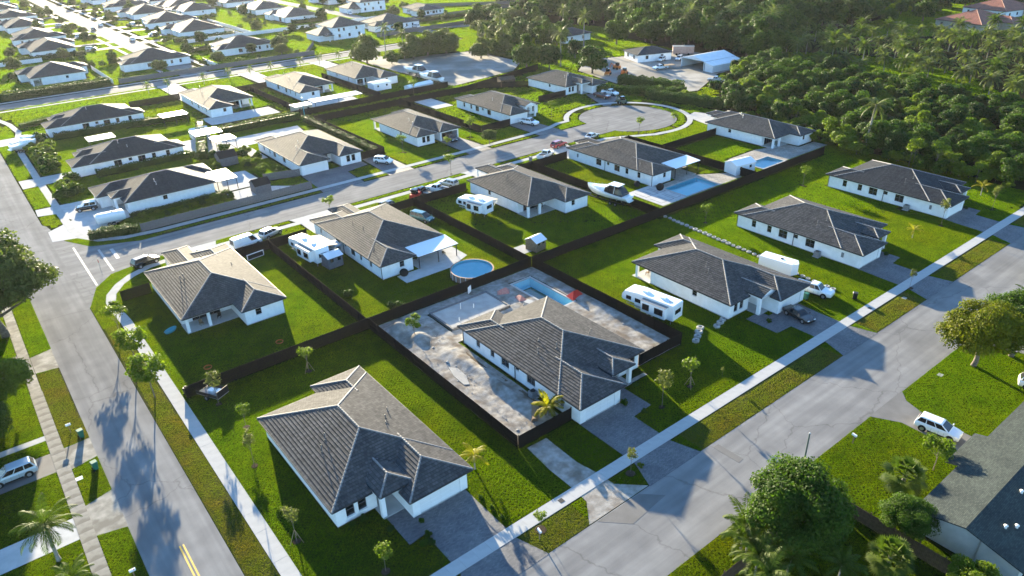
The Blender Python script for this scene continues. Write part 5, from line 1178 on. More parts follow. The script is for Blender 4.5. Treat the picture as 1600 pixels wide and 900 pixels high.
# ring blocks laid in a row between two gardens
def ringblock(rg):
    b = MB(); n = 10; o_ = [rg.uniform(.42,.56) for _ in range(n)]; mk_ = lambda rr, z: [(rr[i]*math.cos(2*math.pi*i/n), rr[i]*math.sin(2*math.pi*i/n), z) for i in range(n)]
    inn = [.20]*n; b.loft([mk_(inn,.0), mk_([q*.98 for q in o_],.0), mk_(o_,.22), mk_([q*.85 for q in o_],.32), mk_([.24]*n,.30), mk_(inn,.02)], caps=False); return b.mesh('ring_block', 'stone')
rbs = [ringblock(rg) for _ in range(4)]
row = [(103.4,85.0),(102.5,75.1),(101.6,61.5),(100.6,54.5),(100.0,47.6)]
def along(pts, step):
    out = []; carry = 0
    for a, b_ in zip(pts, pts[1:]):
        L = math.hypot(b_[0]-a[0], b_[1]-a[1]); d = carry
        while d < L: out.append((a[0]+(b_[0]-a[0])*d/L, a[1]+(b_[1]-a[1])*d/L)); d += step
        carry = d-L
    return out
for x, y in along(row, 1.12):
    tag(inst('ring_block', rg.choice(rbs), None, (x+rg.uniform(-.08,.08), y, 0), rg.uniform(0,6), rg.uniform(.75,1.0)), 'white hollow block in the long row between two gardens', 'block', 'hollow blocks in the garden row')
for x, y in ((73.4,53.0),(74.5,53.7),(75.5,54.2),(72.3,52.4)): tag(inst('ring_block', rg.choice(rbs), None, (x,y,0), rg.uniform(0,6), 1.1), 'white hollow block in the short run by the construction fence', 'block', 'hollow blocks by the fence')
for x, y in ((77.7,53.0),(78.9,53.3),(79.9,53.6)): tag(inst('ring_block', rg.choice(rbs), None, (x,y,0), rg.uniform(0,6), 1.05), 'white hollow block beside the gabled porch house corner', 'block', 'hollow blocks by the house corner')

# bins, mailboxes, small things
def wheelie(label, p, hd, mat):
    t = thing('wheelie_bin', label, 'bin', (*p,0), R(hd), 'wheeled bins'); b = MB()
    b.loft([[(-.22,-.25,.06),(.22,-.25,.06),(.22,.25,.06),(-.22,.25,.06)],[(-.30,-.33,1.0),(.30,-.33,1.0),(.30,.33,1.0),(-.30,.33,1.0)]]); b.build('body', mat, t)
    b = MB(); b.loft([[(-.34,-.37,1.0),(.34,-.37,1.0),(.34,.37,1.0),(-.34,.37,1.0)],[(-.30,-.30,1.10),(.30,-.30,1.10),(.30,.30,1.10),(-.30,.30,1.10)]]); b.build('lid', mat, t)
    for s in (-1,1): b = MB(); b.tube((-.25,s*.26,.12),(-.25,s*.34,.12),.12,.12,10); b.build('wheel', 'rubber', t)
    b = MB(); b.tube((-.36,-.25,1.02),(-.36,.25,1.02),.025); b.build('handle', 'black', t)
wheelie('green wheeled bin on the left verge nearer the camera', (1.09, 78.86), 10, 'green_bin'); wheelie('green wheeled bin on the left verge by the mailbox', (1.03, 86.13), 10, 'green_bin')
wheelie('green wheeled bin beside the white pickup', (94.3,49.3), 0, 'green_bin'); wheelie('black wheeled bin alone on the lawn near the pavement', (99.86, 44.56), 30, 'black')
wheelie('black wheeled bin beside the junction garden fence corner', (13.48, 86.68), 40, 'black'); wheelie('grey wheeled bin on the grass by the middle street', (106.00, 129.02), 20, 'ac'); wheelie('black wheeled bin at the front of the boat house', (88.7,125.9), 0, 'black')
def mailbox(label, p, hd):
    t = thing('mailbox', label, 'mailbox', (*p,0), R(hd), 'mailboxes on posts'); b = MB(); b.box(-.05,-.05,0,.05,.05,1.15); b.build('post', 'wood', t)
    prof = [(-.11,1.1),(.11,1.1),(.11,1.26),(.07,1.34),(-.07,1.34),(-.11,1.26)]; b = MB(); b.loft([[(x0,y,z) for y,z in prof] for x0 in (-.28,.28)]); b.build('box', 'white_paint', t); b = MB(); b.box(.1,-.125,1.2,.14,-.112,1.42); b.build('flag', 'red', t)
mailbox('white mailbox on a post on the left verge', (0.18, 87.93), 0); mailbox('white mailbox on a post at the lower right lawn edge', (68.60, 27.33), 80); mailbox('mailbox post on the verge by the gravel track', (32.61, 39.26), 80); mailbox('mailbox on the left verge near the bottom edge', (0.61, 59.78), 0)
t = thing('utility_pole', 'slim grey green pole beside the right road behind the round tree', 'pole', (58.6,27.6,0)); b = MB(); b.tube((0,0,0),(0,0,6.6),.11,.08,10); b.build('shaft', mk('pole_green', (.10,.13,.11), rough=.7), t); b = MB(); b.tube((0,0,6.6),(0,0,6.7),.1,.04,10); b.build('cap', 'metal', t)
t = thing('street_light', 'pale green pole standing at the hedge corner behind the pale patio', 'pole', (83.6,206.5,0)); b = MB(); b.tube((0,0,0),(0,0,5.5),.12,.1,10); b.build('shaft', 'teal', t); b = MB(); b.box(-.2,-.2,5.5,.2,.2,5.7); b.build('head', 'metal', t)
t = thing('street_sign', 'street sign pole at the junction grass corner', 'sign', (13.0,132.6), 0); b = MB(); b.tube((0,0,0),(0,0,2.9),.035); b.build('post', 'metal', t); b = MB(); b.tube((-.02,0,2.5),(.02,0,2.5),.36,.36,8); b.build('stop_plate', 'red', t)
# pale utility covers
for p, lb in (((37.65, 41.73),'dark square cover set in the near pavement'),((98.80, 41.57),'dark square cover set in the far pavement')):
    t = MB(); t.box(-.28,-.28,0,.28,.28,.012); tag(t.build('inspection_cover', 'black', None, (*p,.06)), lb, 'cover')
for p, lb, m in (((89.30, 27.14),'pale cover plate under the yellowing tree','stone'),((-0.70, 78.36),'pale meter cover in the left verge','trim'),((105.60, 39.79),'pale cover beside the right pavement','stone')):
    t = MB(); t.box(-.35,-.3,0,.35,.3,.05); tag(t.build('utility_cover', m, None, (*p,0)), lb, 'cover')
# black trailer and white gear in the corner of the junction garden
t = thing('utility_trailer', 'black open trailer with white boxes at the fence end by the pavement', 'trailer', (16.0,84.2,0), R(-62)); b = MB(); b.box(-1.8,-.95,.45,1.8,.95,.55); b.build('deck', 'metal', t); b = MB(); b.box(-1.8,-1.0,.55,1.8,-.95,1.0); b.box(-1.8,.95,.55,1.8,1.0,1.0); b.box(1.75,-.95,.55,1.8,.95,1.5); b.build('rail', 'black', t)
b = MB(); b.box(-.3,-.5,.55,.5,.2,1.1); b.build('box', 'trim', t); b = MB(); b.box(.7,-.2,.55,1.2,.5,1.0); b.build('crate', 'trim', t)
for s in (-1,1): w = inst('wheel', wheel_mesh(.34)[0], t, (0,s*1.1,.34)); inst('rim', wheel_mesh(.34)[1], w)
def ring_toy(label, p, r, m):
    t = MB(); n = 16; t.loft([[(r*math.cos(2*math.pi*i/n)*k, r*math.sin(2*math.pi*i/n)*k, z) for i in range(n)] for k, z in ((.9,.02),(1,.12),(.92,.2),(.84,.12))], caps=False); tag(t.build('yard_hoop', m, None, (*p,0.03)), label, 'hoop')
ring_toy('orange hoop on the junction garden lawn near the fence', (17.52, 91.04), .55, 'orange'); ring_toy('orange hoop on the junction garden lawn, right-hand one', (27.63, 90.85), .55, 'orange')
t = MB(); t.loft([[(1.1*math.cos(a)*k,.55*math.sin(a)*k,z) for a in [2*math.pi*i/20 for i in range(20)]] for k, z in ((.8,.0),(.95,.28),(1,.36),(.92,.36),(.75,.08))], caps=True); tag(t.build('kayak_tub', 'teal', None, (*(16.46, 104.50),0.02), .5), 'turquoise plastic tub beside the junction house corner', 'tub')
t = thing('cold_frame', 'white framed glass panel leaning by the junction house lawn', 'frame', (*(35.74, 120.88),0), R(8)); b = MB(); b.box(-1.6,-.05,.0,1.6,.05,.12); b.box(-1.6,-.05,.95,1.6,.05,1.07); b.box(-1.6,-.05,.12,-1.48,.05,.95); b.box(1.48,-.05,.12,1.6,.05,.95); b.build('frame', 'trim', t); b = MB(); b.box(-1.5,-.02,.1,1.5,.02,.97); b.build('pane', 'glass', t)
for p, lb, r in (((51.96, 96.88),'black tyre leaning on the round pool house back wall',.75),((113.41, 95.30),'black round net beside the square pool house',.85),((111.58, 100.14),'dark covered grill by the wall of the square pool house',.7)):
    t = MB(); t.loft([[(x, rr*math.cos(a), r+rr*math.sin(a)) for a in [2*math.pi*i/18 for i in range(18)]] for x, rr in ((-.15,r*.5),(-.15,r*.95),(0,r),(.15,r*.95),(.15,r*.5))]); tag(t.build('tyre', 'rubber', None, (*p,0), R(60)), lb, 'tyre')
def machine(label, p, hd, m):
    t = thing('work_machine', label, 'machine', (*p,0), R(hd), 'machines in the works yard'); b = MB(); b.box(-1.4,-.8,.5,1.0,.8,1.3); b.box(.1,-.7,1.3,.9,.7,1.45); b.build('body', m, t); b = MB(); b.box(-.9,-.6,1.3,.1,.6,2.3); b.build('cab', 'glass', t); b = MB(); b.tube((1.0,0,1.1),(2.2,0,1.9),.14); b.tube((2.2,0,1.9),(2.8,0,.4),.12); b.build('boom', m, t)
    for x in (-.9,.6):
        for s in (-1,1): b = MB(); b.tube((x,s*.85-.12,.45),(x,s*.85+.12,.45),.45,.45,12); b.build('wheel', 'rubber', t)
machine('orange excavator left of the works yard', (186.52, 183.63), 30, M['orange']); machine('orange loader at the works yard gate', (195.45, 188.34), 100, M['orange']); machine('orange machine nearest the hedge in the works yard', (190.36, 179.65), 200, M['orange'])
machine('dark small machine at the yard hedge', (183.79, 159.92), 40, M['fascia']); machine('small green cart at the head of the cul-de-sac', (160.73, 152.21), 80, mk('cart_green',(.05,.09,.07),rough=.6)); machine('red machine on the load beside the dark pickup', (72.6,126.4), 30, M['red'])
t = thing('patio_table', 'dark table and stools under the boat garden lanai', 'table', (91.2-3,105.2,0.09)); b = MB(); b.box(-.9,-.5,.7,.9,.5,.76); b.build('tabletop', 'wood', t)
for x in (-.8,.8):
    for y in (-.4,.4): b = MB(); b.box(x-.04,y-.04,0,x+.04,y+.04,.7); b.build('leg', 'black', t)
def chair(label, p, hd, m='wood', z=.09):
    t = thing('patio_chair', label, 'chair', (*p,z), R(hd), 'patio chairs'); b = MB(); b.box(-.25,-.25,.4,.25,.25,.46); b.build('seat', m, t); b = MB(); b.box(-.25,.2,.46,.25,.26,.95); b.build('backrest', m, t)
    for x in (-.22,.22):
        for y in (-.22,.22): b = MB(); b.box(x-.025,y-.025,0,x+.025,y+.025,.4); b.build('leg', m, t)
chair('wooden chair on the round pool patio', (61.5,99.3), 120); chair('chair near the wall of the round pool patio', (56.5,100.5), 60, 'black'); chair('chair on the junction house covered patio', (20.6,103.2), 10); chair('second chair on the junction house covered patio', (23.4,103.6), -30, 'black'); chair('chair at the rear porch of the gabled porch house', (82.4,70.6), 200, 'wood'); chair('white chair on the terrace house patio', (156,96.6), 20, 'trim')
# ------------------------------------------------------------------ vegetation
M['leaf'] = mk_leaf('leaf_mid', (0.020,0.047,0.007), (0.080,0.138,0.014), .45)
M['leaf_dark'] = mk_leaf('leaf_dark', (0.014,0.036,0.008), (0.052,0.098,0.014), .40)
M['leaf_yellow'] = mk_leaf('leaf_yellowing', (0.045,0.075,0.006), (0.20,0.19,0.008), .42)
M['leaf_light'] = mk_leaf('leaf_light', (0.075,0.125,0.010), (0.17,0.215,0.020), .5)
M['leaf_olive'] = mk_leaf('leaf_olive', (0.075,0.088,0.025), (0.17,0.18,0.050), .45)
M['leaf_hazel'] = mk_leaf('leaf_greyish', (0.045,0.066,0.018), (0.12,0.145,0.035), .42)
M['frond'] = mk_leaf('palm_frond', (0.032,0.060,0.009), (0.11,0.15,0.022), .42)
M['frond_y'] = mk_leaf('yellow_palm_frond', (0.16,0.15,0.012), (0.34,0.29,0.02), .5)
M['frond_lit'] = mk_leaf('sunlit_palm_frond', (0.06,0.09,0.02), (0.17,0.19,0.05), .42)  # paler frond for the coconut grove, sunlight put into its colour
M['frond_grey'] = mk_leaf('silvery_palm_frond', (0.05,0.07,0.025), (0.13,0.15,0.05), .4)
M['blade'] = mk_leaf('grass_blade', (0.090,0.172,0.007), (0.148,0.236,0.010), .58, .6, (1.42,1.45,.45), .5, 0.0, patch=[(.05,.42,.68,(1.12,.86,.9)),(.30,.46,.70,(.66,.76,.72)),(2.2,.52,.72,(1.3,1.02,1.3)),(.12,.55,.7,(.82,.9,.9))])
M['blade_dry'] = mk_leaf('dry_grass_blade', (0.105,0.160,0.010), (0.195,0.210,0.030), .52, .7, (1.3,1.3,.6), .6, 0.0, patch=[(.25,.45,.65,(1.15,.85,1.2)),(1.2,.5,.7,(.8,.8,.8))])

def quads(c, nrm, size, rng, aspect=.6):
    """one diamond leaf per centre; returns verts, faces"""
    n = len(c); nrm = nrm/np.linalg.norm(nrm, axis=1, keepdims=True); a = rng.normal(size=(n,3)); u = np.cross(nrm, a); u /= np.linalg.norm(u, axis=1, keepdims=True)+1e-9; v = np.cross(nrm, u)
    s = size[:,None]; P = np.stack([c-u*s, c-v*s*aspect+nrm*s*.15, c+u*s, c+v*s*aspect+nrm*s*.15], 1)
    return P.reshape(-1,3), np.arange(n*4).reshape(n,4)
def crown(seed, Rx, Rz, cz, n_clump, n_leaf, size, clump=.36, low=-.55, fill=.15, up=.35, shell=.62):
    rng = np.random.default_rng(seed); C = []
    while len(C) < n_clump:
        d = rng.normal(size=3); d /= np.linalg.norm(d)
        if d[2] < low: continue
        r = rng.uniform(.55,.80); C.append((d[0]*Rx*r, d[1]*Rx*r, cz+d[2]*Rz*r, rng.uniform(.75,1.25)*clump))
    C = np.array(C); k = rng.integers(0, n_clump, n_leaf); d = rng.normal(size=(n_leaf,3)); d /= np.linalg.norm(d, axis=1, keepdims=True); d[:,2] = np.where(d[:,2] < -.5, -d[:,2]*.6, d[:,2])
    rad = (shell+(1-shell)*rng.random(n_leaf)); c = C[k,:3]+d*rad[:,None]*C[k,3:4]*np.array([Rx,Rx,Rz*.85])
    m = rng.random(n_leaf) < fill; dd = rng.normal(size=(m.sum(),3)); dd /= np.linalg.norm(dd,axis=1,keepdims=True); c[m] = dd*np.array([Rx,Rx,Rz])*(.62*rng.random((m.sum(),1))**.4)+[0,0,cz]
    out = c-np.array([0,0,cz-Rz*.3]); out /= np.linalg.norm(out,axis=1,keepdims=True)+1e-9
    nr = .55*d+.35*out+rng.normal(size=c.shape)*.55+[0,0,up]
    return quads(c, nr, size*rng.uniform(.65,1.35,n_leaf), rng), C
def trunk_mesh(name, h, r, C, mat='bark', seed=0, limbs=6, cz=None):
    rg = random.Random(seed); b = MB(); p = Vector((0,0,-.1)); rr = r; top = None
    for i in range(4):
        q = Vector((rg.uniform(-.12,.12)*r*4, rg.uniform(-.12,.12)*r*4, h*(i+1)/4)); b.tube(p, q, rr, rr*.86, 8, caps=(i==0)); p = q; rr *= .86
    idx = list(range(len(C))); rg.shuffle(idx)
    for i in idx[:limbs]:
        e = Vector(C[i][:3]); st = Vector((p.x,p.y,h*rg.uniform(.72,1.0))); mid = st.lerp(e,.5)+Vector((0,0,-.08*(e-st).length)); b.tube(st, mid, rr*.62, rr*.4, 6, caps=False); b.tube(mid, st.lerp(e,.95), rr*.4, rr*.12, 5, caps=False)
    return b.mesh(name, mat, True)
PROTO = {}
def proto(key, seed, Rx, Rz, cz, nc, nl, size, mat, th, tr, **k):
    (v, f), C = crown(seed, Rx, Rz, cz, nc, nl, size, **k); PROTO[key] = (fast_mesh('crown', v, f, mat), trunk_mesh('trunk', th, tr, C, seed=seed, limbs=min(9, nc)))
proto('mango0',1,4.0,3.3,3.5,22,8500,.22,'leaf',2.4,.24,low=-.95,clump=.38); proto('mango1',2,4.2,3.2,3.3,18,8500,.22,'leaf',2.2,.24,low=-.95,clump=.40); proto('mango2',3,3.7,3.5,3.7,16,8500,.22,'leaf_dark',2.4,.24,low=-.95,clump=.40)
proto('mango3',23,3.4,2.9,3.0,12,7000,.22,'leaf_light',2.2,.22,clump=.42,low=-.95)
proto('wood0',4,5.2,4.8,5.2,30,8000,.36,'leaf_dark',3.5,.35,low=-.95); proto('wood1',5,4.6,5.4,5.8,22,8000,.36,'leaf',3.8,.35,low=-.95,clump=.4); proto('wood2',6,5.8,4.2,4.8,26,8000,.36,'leaf',3.2,.38,low=-.95)
proto('yellow',7,6.0,4.6,5.4,70,42000,.145,'leaf_yellow',2.8,.42,clump=.27); proto('round',8,5.6,4.4,5.4,64,42000,.145,'leaf',2.8,.40,clump=.27); proto('roadside',9,7.2,5.2,6.6,80,48000,.17,'leaf_hazel',3.4,.5,clump=.26)
proto('lit',10,4.6,3.4,4.4,40,15000,.20,'leaf_light',2.2,.3,clump=.27); proto('grey',11,5.0,4.0,5.2,34,7000,.34,'leaf_hazel',3,.35)
proto('greylow',24,5.0,4.4,4.6,30,8000,.30,'leaf_hazel',3,.35,low=-.95)
proto('street0',12,2.3,1.7,4.0,12,1700,.17,'leaf_light',2.9,.09,clump=.40,fill=.06,shell=.3); proto('street1',13,2.0,1.8,4.2,10,1400,.17,'leaf_light',3.0,.09,clump=.40,fill=.05,shell=.3)
proto('sapling0',14,.75,1.15,2.9,9,420,.11,'leaf_olive',2.3,.035,clump=.5,shell=.2); proto('sapling1',15,.9,.9,2.5,9,420,.12,'leaf_light',1.9,.035,clump=.5,shell=.2); proto('sapling2',16,.6,1.3,3.2,9,360,.11,'leaf_olive',2.4,.035,clump=.5,shell=.2)
proto('bush0',17,1.0,.8,.75,14,1300,.13,'leaf',.4,.05,low=-.9); proto('bush1',18,1.1,.9,.8,14,1300,.13,'leaf_light',.4,.05,low=-.9); proto('bush2',19,1.0,.9,.8,14,1300,.13,'leaf_dark',.4,.05,low=-.9)
def tree(key, p, label, sc=1.0, rz=None, name='tree', cat='tree', group=None, zs=1.0, rgs=random.Random(21)):
    t = thing(name, label, cat, (*p,0), rgs.uniform(0,6.28) if rz is None else rz, group); c, k = PROTO[key]
    inst('trunk', k, t, sc=(sc,sc,sc*zs)); inst('crown', c, t, sc=(sc,sc,sc*zs)); return t

def palm_crown(seed, n, L, leaflet, e_hi, e_lo, mat, droop=1.0, nl=22, wid=.10, stiff=.55):
    rng = np.random.default_rng(seed); V = []; F = []
    for i in range(n):
        az = i*2.39996+rng.uniform(-.2,.2); el = R(e_hi+(e_lo-e_hi)*(i/(n-1))**.9+rng.uniform(-8,8)); l = L*rng.uniform(.85,1.1); d = np.array([math.cos(az),math.sin(az),0]); s = np.array([-math.sin(az),math.cos(az),0]); p = np.array([0,0,0.]); ang = el; pts = [p]; m = nl
        for j in range(m):
            ang -= droop*R(85)/m*(.35+1.1*j/m); p = p+(d*math.cos(ang)+np.array([0,0,1])*math.sin(ang))*l/m; pts.append(p)
        for j in range(m):   # rachis strip
            b0 = len(V); w0 = .05*(1-j/m)+.012; V += [pts[j]-s*w0, pts[j]+s*w0, pts[j+1]+s*w0*.9, pts[j+1]-s*w0*.9]; F.append((b0,b0+1,b0+2,b0+3))
        for j in range(2, m+1):
            u = j/m; ll = leaflet*(math.sin(math.pi*min(1,.12+.86*u))**.6)*rng.uniform(.85,1.1); tg = pts[j]-pts[j-1]; tg = tg/np.linalg.norm(tg)
            for sg in (-1,1):
                dr = tg*.55+s*sg*.75+np.array([0,0,-stiff*rng.uniform(.5,1.2)]); dr /= np.linalg.norm(dr); b0 = len(V); e = pts[j]+dr*ll; md = pts[j]+dr*ll*.45+np.array([0,0,.05])
                V += [pts[j]-tg*wid*.6, md-tg*wid, e, md+tg*wid]; F.append((b0,b0+1,b0+2,b0+3))
    return fast_mesh('crown', np.array(V), np.array(F), mat)
def palm_trunk(h, r, lean=.0, mat='palm_bark', swell=1.5):
    b = MB(); p = Vector((0,0,-.1)); n = 7
    for i in range(n):
        f = (i+1)/n; q = Vector((lean*h*f*f, .3*lean*h*f*f, h*f)); ra, rb = r*(swell if i == 0 else 1-.25*i/n), r*(1-.25*(i+1)/n); b.tube(p, q, ra, rb, 8, caps=i == 0); p = q
    return b.mesh('trunk', mat, True), tuple(p)
PALM = {}
def palm_proto(key, seed, n, L, leaflet, hi, lo, mat, h, r, lean=0., **k):
    me, top = palm_trunk(h, r, lean); PALM[key] = (palm_crown(seed, n, L, leaflet, hi, lo, mat, **k), me, top)
for i in range(4): palm_proto('coco%d' % i, 30+i, 24, 3.9, .95, 82, -35, ('frond_lit','frond_grey','frond_lit','frond')[i], 3.8+i*.8, .17, (.06,-.05,.10,.02)[i], nl=18, wid=.13, droop=1.15)
palm_proto('tall', 40, 18, 4.0, .8, 70, -38, 'frond_grey', 10.5, .2, .03, nl=18, wid=.12); palm_proto('near', 41, 22, 3.1, .7, 78, -35, 'frond', 4.2, .17, .10, nl=26, wid=.05)
palm_proto('areca', 42, 16, 2.3, .55, 82, 8, 'frond', 2.6, .09, .04, nl=24, wid=.045); palm_proto('young', 43, 9, 1.7, .42, 75, 5, 'frond_y', 1.6, .08, 0, nl=18, wid=.05); palm_proto('gold', 44, 13, 2.1, .5, 80, 10, 'frond_y', 1.2, .12, 0, nl=20, wid=.07)
palm_proto('small', 45, 14, 2.1, .5, 75, -25, 'frond', 2.9, .11, .02, nl=14, wid=.07); palm_proto('royal', 46, 16, 3.8, .8, 62, -25, 'frond_grey', 9.5, .24, -.06, nl=20, wid=.09)
def palm(key, p, label, sc=1.0, rz=None, group=None, rgs=random.Random(22)):
    t = thing('palm_tree', label, 'palm', (*p,0), rgs.uniform(0,6.28) if rz is None else rz, group); c, k, top = PALM[key]
    inst('trunk', k, t, sc=sc); inst('crown', c, t, (top[0]*sc,top[1]*sc,top[2]*sc), rgs.uniform(0,6), sc); return t
def fan_palm(p, label, sc=1.0, seed=50):
    rng = np.random.default_rng(seed); t = thing('fan_palm', label, 'palm', (*p,0)); V = []; F = []
    for i in range(34):
        az = i*2.39996; el = R(80-125*(i/33)); L = rng.uniform(.9,1.2); d = np.array([math.cos(az)*math.cos(el),math.sin(az)*math.cos(el),math.sin(el)]); s = np.array([-math.sin(az),math.cos(az),0]); u = np.cross(d,s); hub = np.array([0,0,1.5])+d*L
        b0 = len(V); V += [np.array([0,0,1.5])-s*.02, np.array([0,0,1.5])+s*.02, hub+s*.02, hub-s*.02]; F.append((b0,b0+1,b0+2,b0+3))
        for k in range(16):
            a = R(-105+210*k/15); dr = d*math.cos(a)+s*math.sin(a)-np.array([0,0,.25]); e = hub+dr*.85*rng.uniform(.9,1.1); nb = (d*-math.sin(a)+s*math.cos(a))*.07; md = hub+dr*.45; b0 = len(V); V += [hub, md-nb, e, md+nb]; F.append((b0,b0+1,b0+2,b0+3))
    inst('crown', fast_mesh('crown', np.array(V), np.array(F), 'frond'), t, sc=sc); inst('trunk', palm_trunk(1.5,.2)[0], t, sc=sc)

# individual trees near the camera
tree('roadside', (-2.9,119.5), 'large bushy tree over the left road edge', 1.3, .4, zs=1.05); tree('roadside', (-12,141), 'tree behind the large roadside tree at the left edge', .9, 1.4); tree('round', (-16,112), 'dark tree left of the pavement at the picture edge', 1.0, 2.4); tree('roadside', (-13,128), 'second large tree at the left picture edge behind the first', 1.0, 2.0)
tree('roadside', (-9.6,108.5), 'dark tree under the large roadside tree', .75, 5.); tree('round', (-12.5,84.5), 'dark tree left of the station wagon drive', .8, 4.); tree('wood0', (-15,76), 'dark tree beside the left lawn edge', .9, 2.); tree('lit', (-5.6,99.0), 'sunlit round tree at the left picture edge', 1.05, 1.); tree('round', (-8.4,90.5), 'dark tree below the sunlit one at the left edge', .75, 2.); tree('roadside', (-14,105), 'dark tree between the left edge trees', .8, 3.)
tree('yellow', (94.6,25.4), 'large round tree with yellowing leaves beside the right road', .88, .3, zs=1.08); tree('round', (100.6,23.2), 'darker round tree behind the yellowing one', .95, 1.3)
tree('round', (50.2,23.4), 'large round green tree at the bottom beside the right road', .92, .8, zs=1.08); tree('yellow', (127.5,31.0-4.5), 'round tree cut off by the right edge beyond the road', .85, 1.9)
tree('round', (59.6,17.2), 'dark leafy tree in front of the shingle house wall', .48, 2.1); tree('lit', (53.2,9.2), 'bright green shrub tree at the bottom edge', .55, 1.1); tree('lit', (57.2,10.4), 'bright green shrub beside it nearer the shingle house', .5, 2.6); tree('street0', (71.0,19.6), 'straggly shrub at the corner of the shingle house', .75, .2)
for p, s, lb in (((46.5,26.1),1.25,'feathery palm at the left of the large bottom tree'),((44.4,23.2),1.2,'feathery palm in front of the large bottom tree'),((45.4,24.9),1.15,'feathery palm against the large bottom tree'),((43.6,21.6),1.2,'feathery palm at the bottom edge'),((46.6,21.4),1.1,'feathery palm deep in the shade at the bottom edge'),((49.6,18.2),.95,'feathery palm right of the others in the bottom shade')): palm('areca', p, lb, s)
fan_palm((65.7,20.4), 'fan palm on the lower right lawn', 1.25); fan_palm((54.6,16.2), 'dark fan palm in the yard behind the brown fence', 1.2, 51); palm('small', (113.6,28.2-1.5), 'small palm beyond the yellowing tree', 1.1)
palm('near', (-4.6,67.0), 'coconut palm on the lower left lawn', 1.05, 1.0); palm('areca', (-4.0,60.8), 'low dark palm at the lower left edge', 1.0); palm('gold', (45.91, 53.15), 'golden palm beside the construction house wall', 1.25)
for p, k, s, lb in (((10.4,108.0),'street1',.95,'street tree on the left verge, farthest of the three'),((10.2,98.0),'street0',1.05,'street tree on the left verge, middle of the three'),((10.0,88.6),'street0',1.15,'street tree on the left verge, nearest of the three')): tree(k, p, lb, s, group='street trees on the left verge')
def stake(t, h=1.5):
    for a in (0.3,2.4,4.5): b = MB(); b.tube((math.cos(a)*.75,math.sin(a)*.75,0),(math.cos(a)*.05,math.sin(a)*.05,h),.03,n=6); b.build('stake', 'stake', t)
SAP = [((15.86, 81.81),'sapling0',1.25,'olive sapling at the fence end beside the black trailer'),((16.85, 75.02),'sapling1',1.0,'sapling on the corner lawn near the far end'),((15.08, 67.73),'sapling2',1.2,'slender sapling beside the corner house wall'),((14.19, 54.34),'sapling0',1.2,'staked sapling in the shade left of the corner house'),((27.76, 81.23),'sapling1',1.15,'sapling behind the corner house by the fence'),((43.09, 79.26),'street1',.62,'young tree on the dirt near the fence crossing'),((19.12, 45.51),'sapling1',1.0,'sapling in the shade in front of the corner house'),((46.07, 39.97),'sapling2',.85,'sapling in the verge by the gravel track'),((57.48, 45.58),'sapling0',1.35,'leaning sapling on the lawn right of the construction house'),((63.37, 46.10),'sapling1',1.3,'staked sapling beside the leaning one'),((137.61, 77.16),'sapling1',1.3,'young tree on the wide lawn by the long fence'),((106.75, 78.13),'sapling1',1.2,'young tree behind the ring block row'),((67.99, 44.71),'sapling2',.4,'tiny sapling near the right pavement'),((137.09, 48.65),'sapling2',1.3,'slender sapling beside the end house drive'),((109.37, 40.85),'sapling2',.8,'sapling in the verge by the second drive'),((151.79, 45.80),'sapling0',1.3,'sapling on the end lawn by the woods'),((33.50, 40.11),'sapling1',.75,'low sapling in the verge near the bottom'),((128.01, 49.51),'young',1,'yellow young palm on the lawn between the last two houses'),((158.27, 50.50),'young',1.2,'yellow young palm at the end house corner'),((33.62, 51.40),'young',1.25,'yellow young palm on the lawn right of the corner house'),
 ((54.60, 129.75),'sapling1',1.35,'street tree on the middle street by the round pool house'),((86.87, 134.38),'sapling1',1.5,'street tree on the middle street opposite the dark open garage'),((141.6,127.4),'sapling1',1.3,'street tree on the cul-de-sac edge, left'),((152.4,124.9),'sapling1',1.2,'street tree on the cul-de-sac edge, right'),((87.26, 156.30),'sapling1',1.4,'young tree in front of the open garage house'),((135.70, 155.38),'sapling1',1.4,'young tree on the pickup house lawn'),((106.98, 155.00),'sapling1',1.7,'young palm-like tree beside the dark car drive'),((96.09, 149.38),'sapling1',1.1,'small yellow green tree beside the dark car'),((107.24, 146.92),'grey',.42,'grey green round tree on the middle street'),((120.92, 205.77),'sapling1',1.6,'yellow green tree behind the wide lawn')]
for p, k, s, lb in SAP:
    if k in PALM: palm(k, p, lb, s)
    else:
        t = tree(k, p, lb, s, name='young_tree')
        if 'stake' in lb or 'corner house by' in lb: stake(t)
        if s > .5 and k.startswith('sapling'):
            b = MB(); b.tube((0,0,-.02),(0,0,.05),.5/s,.42/s,12); b.build('mulch_ring', 'mulch', t); occupy([(p[0]+.45*math.cos(a), p[1]+.45*math.sin(a)) for a in [q*.63 for q in range(10)]])
for p, k, s, lb in (((41.64, 96.79),'bush0',.9,'bush on the round pool garden lawn'),((45.93, 87.58),'bush0',1.0,'bush at the fence crossing'),((44.83, 88.80),'bush2',.8,'dark bush left of the fence crossing'),((47.60, 40.00),'bush1',.35,'tuft at the gravel track'),((38.96, 124.53),'bush1',.7,'round bush by the white glass panel'),((44.79, 81.30),'bush1',.5,'weed clump at the gravel heap'),((97.16, 21.50),'bush0',.01,'')): 
    if lb: tree(k, p, lb, s, name='bush', cat='bush')
rg = random.Random(31)
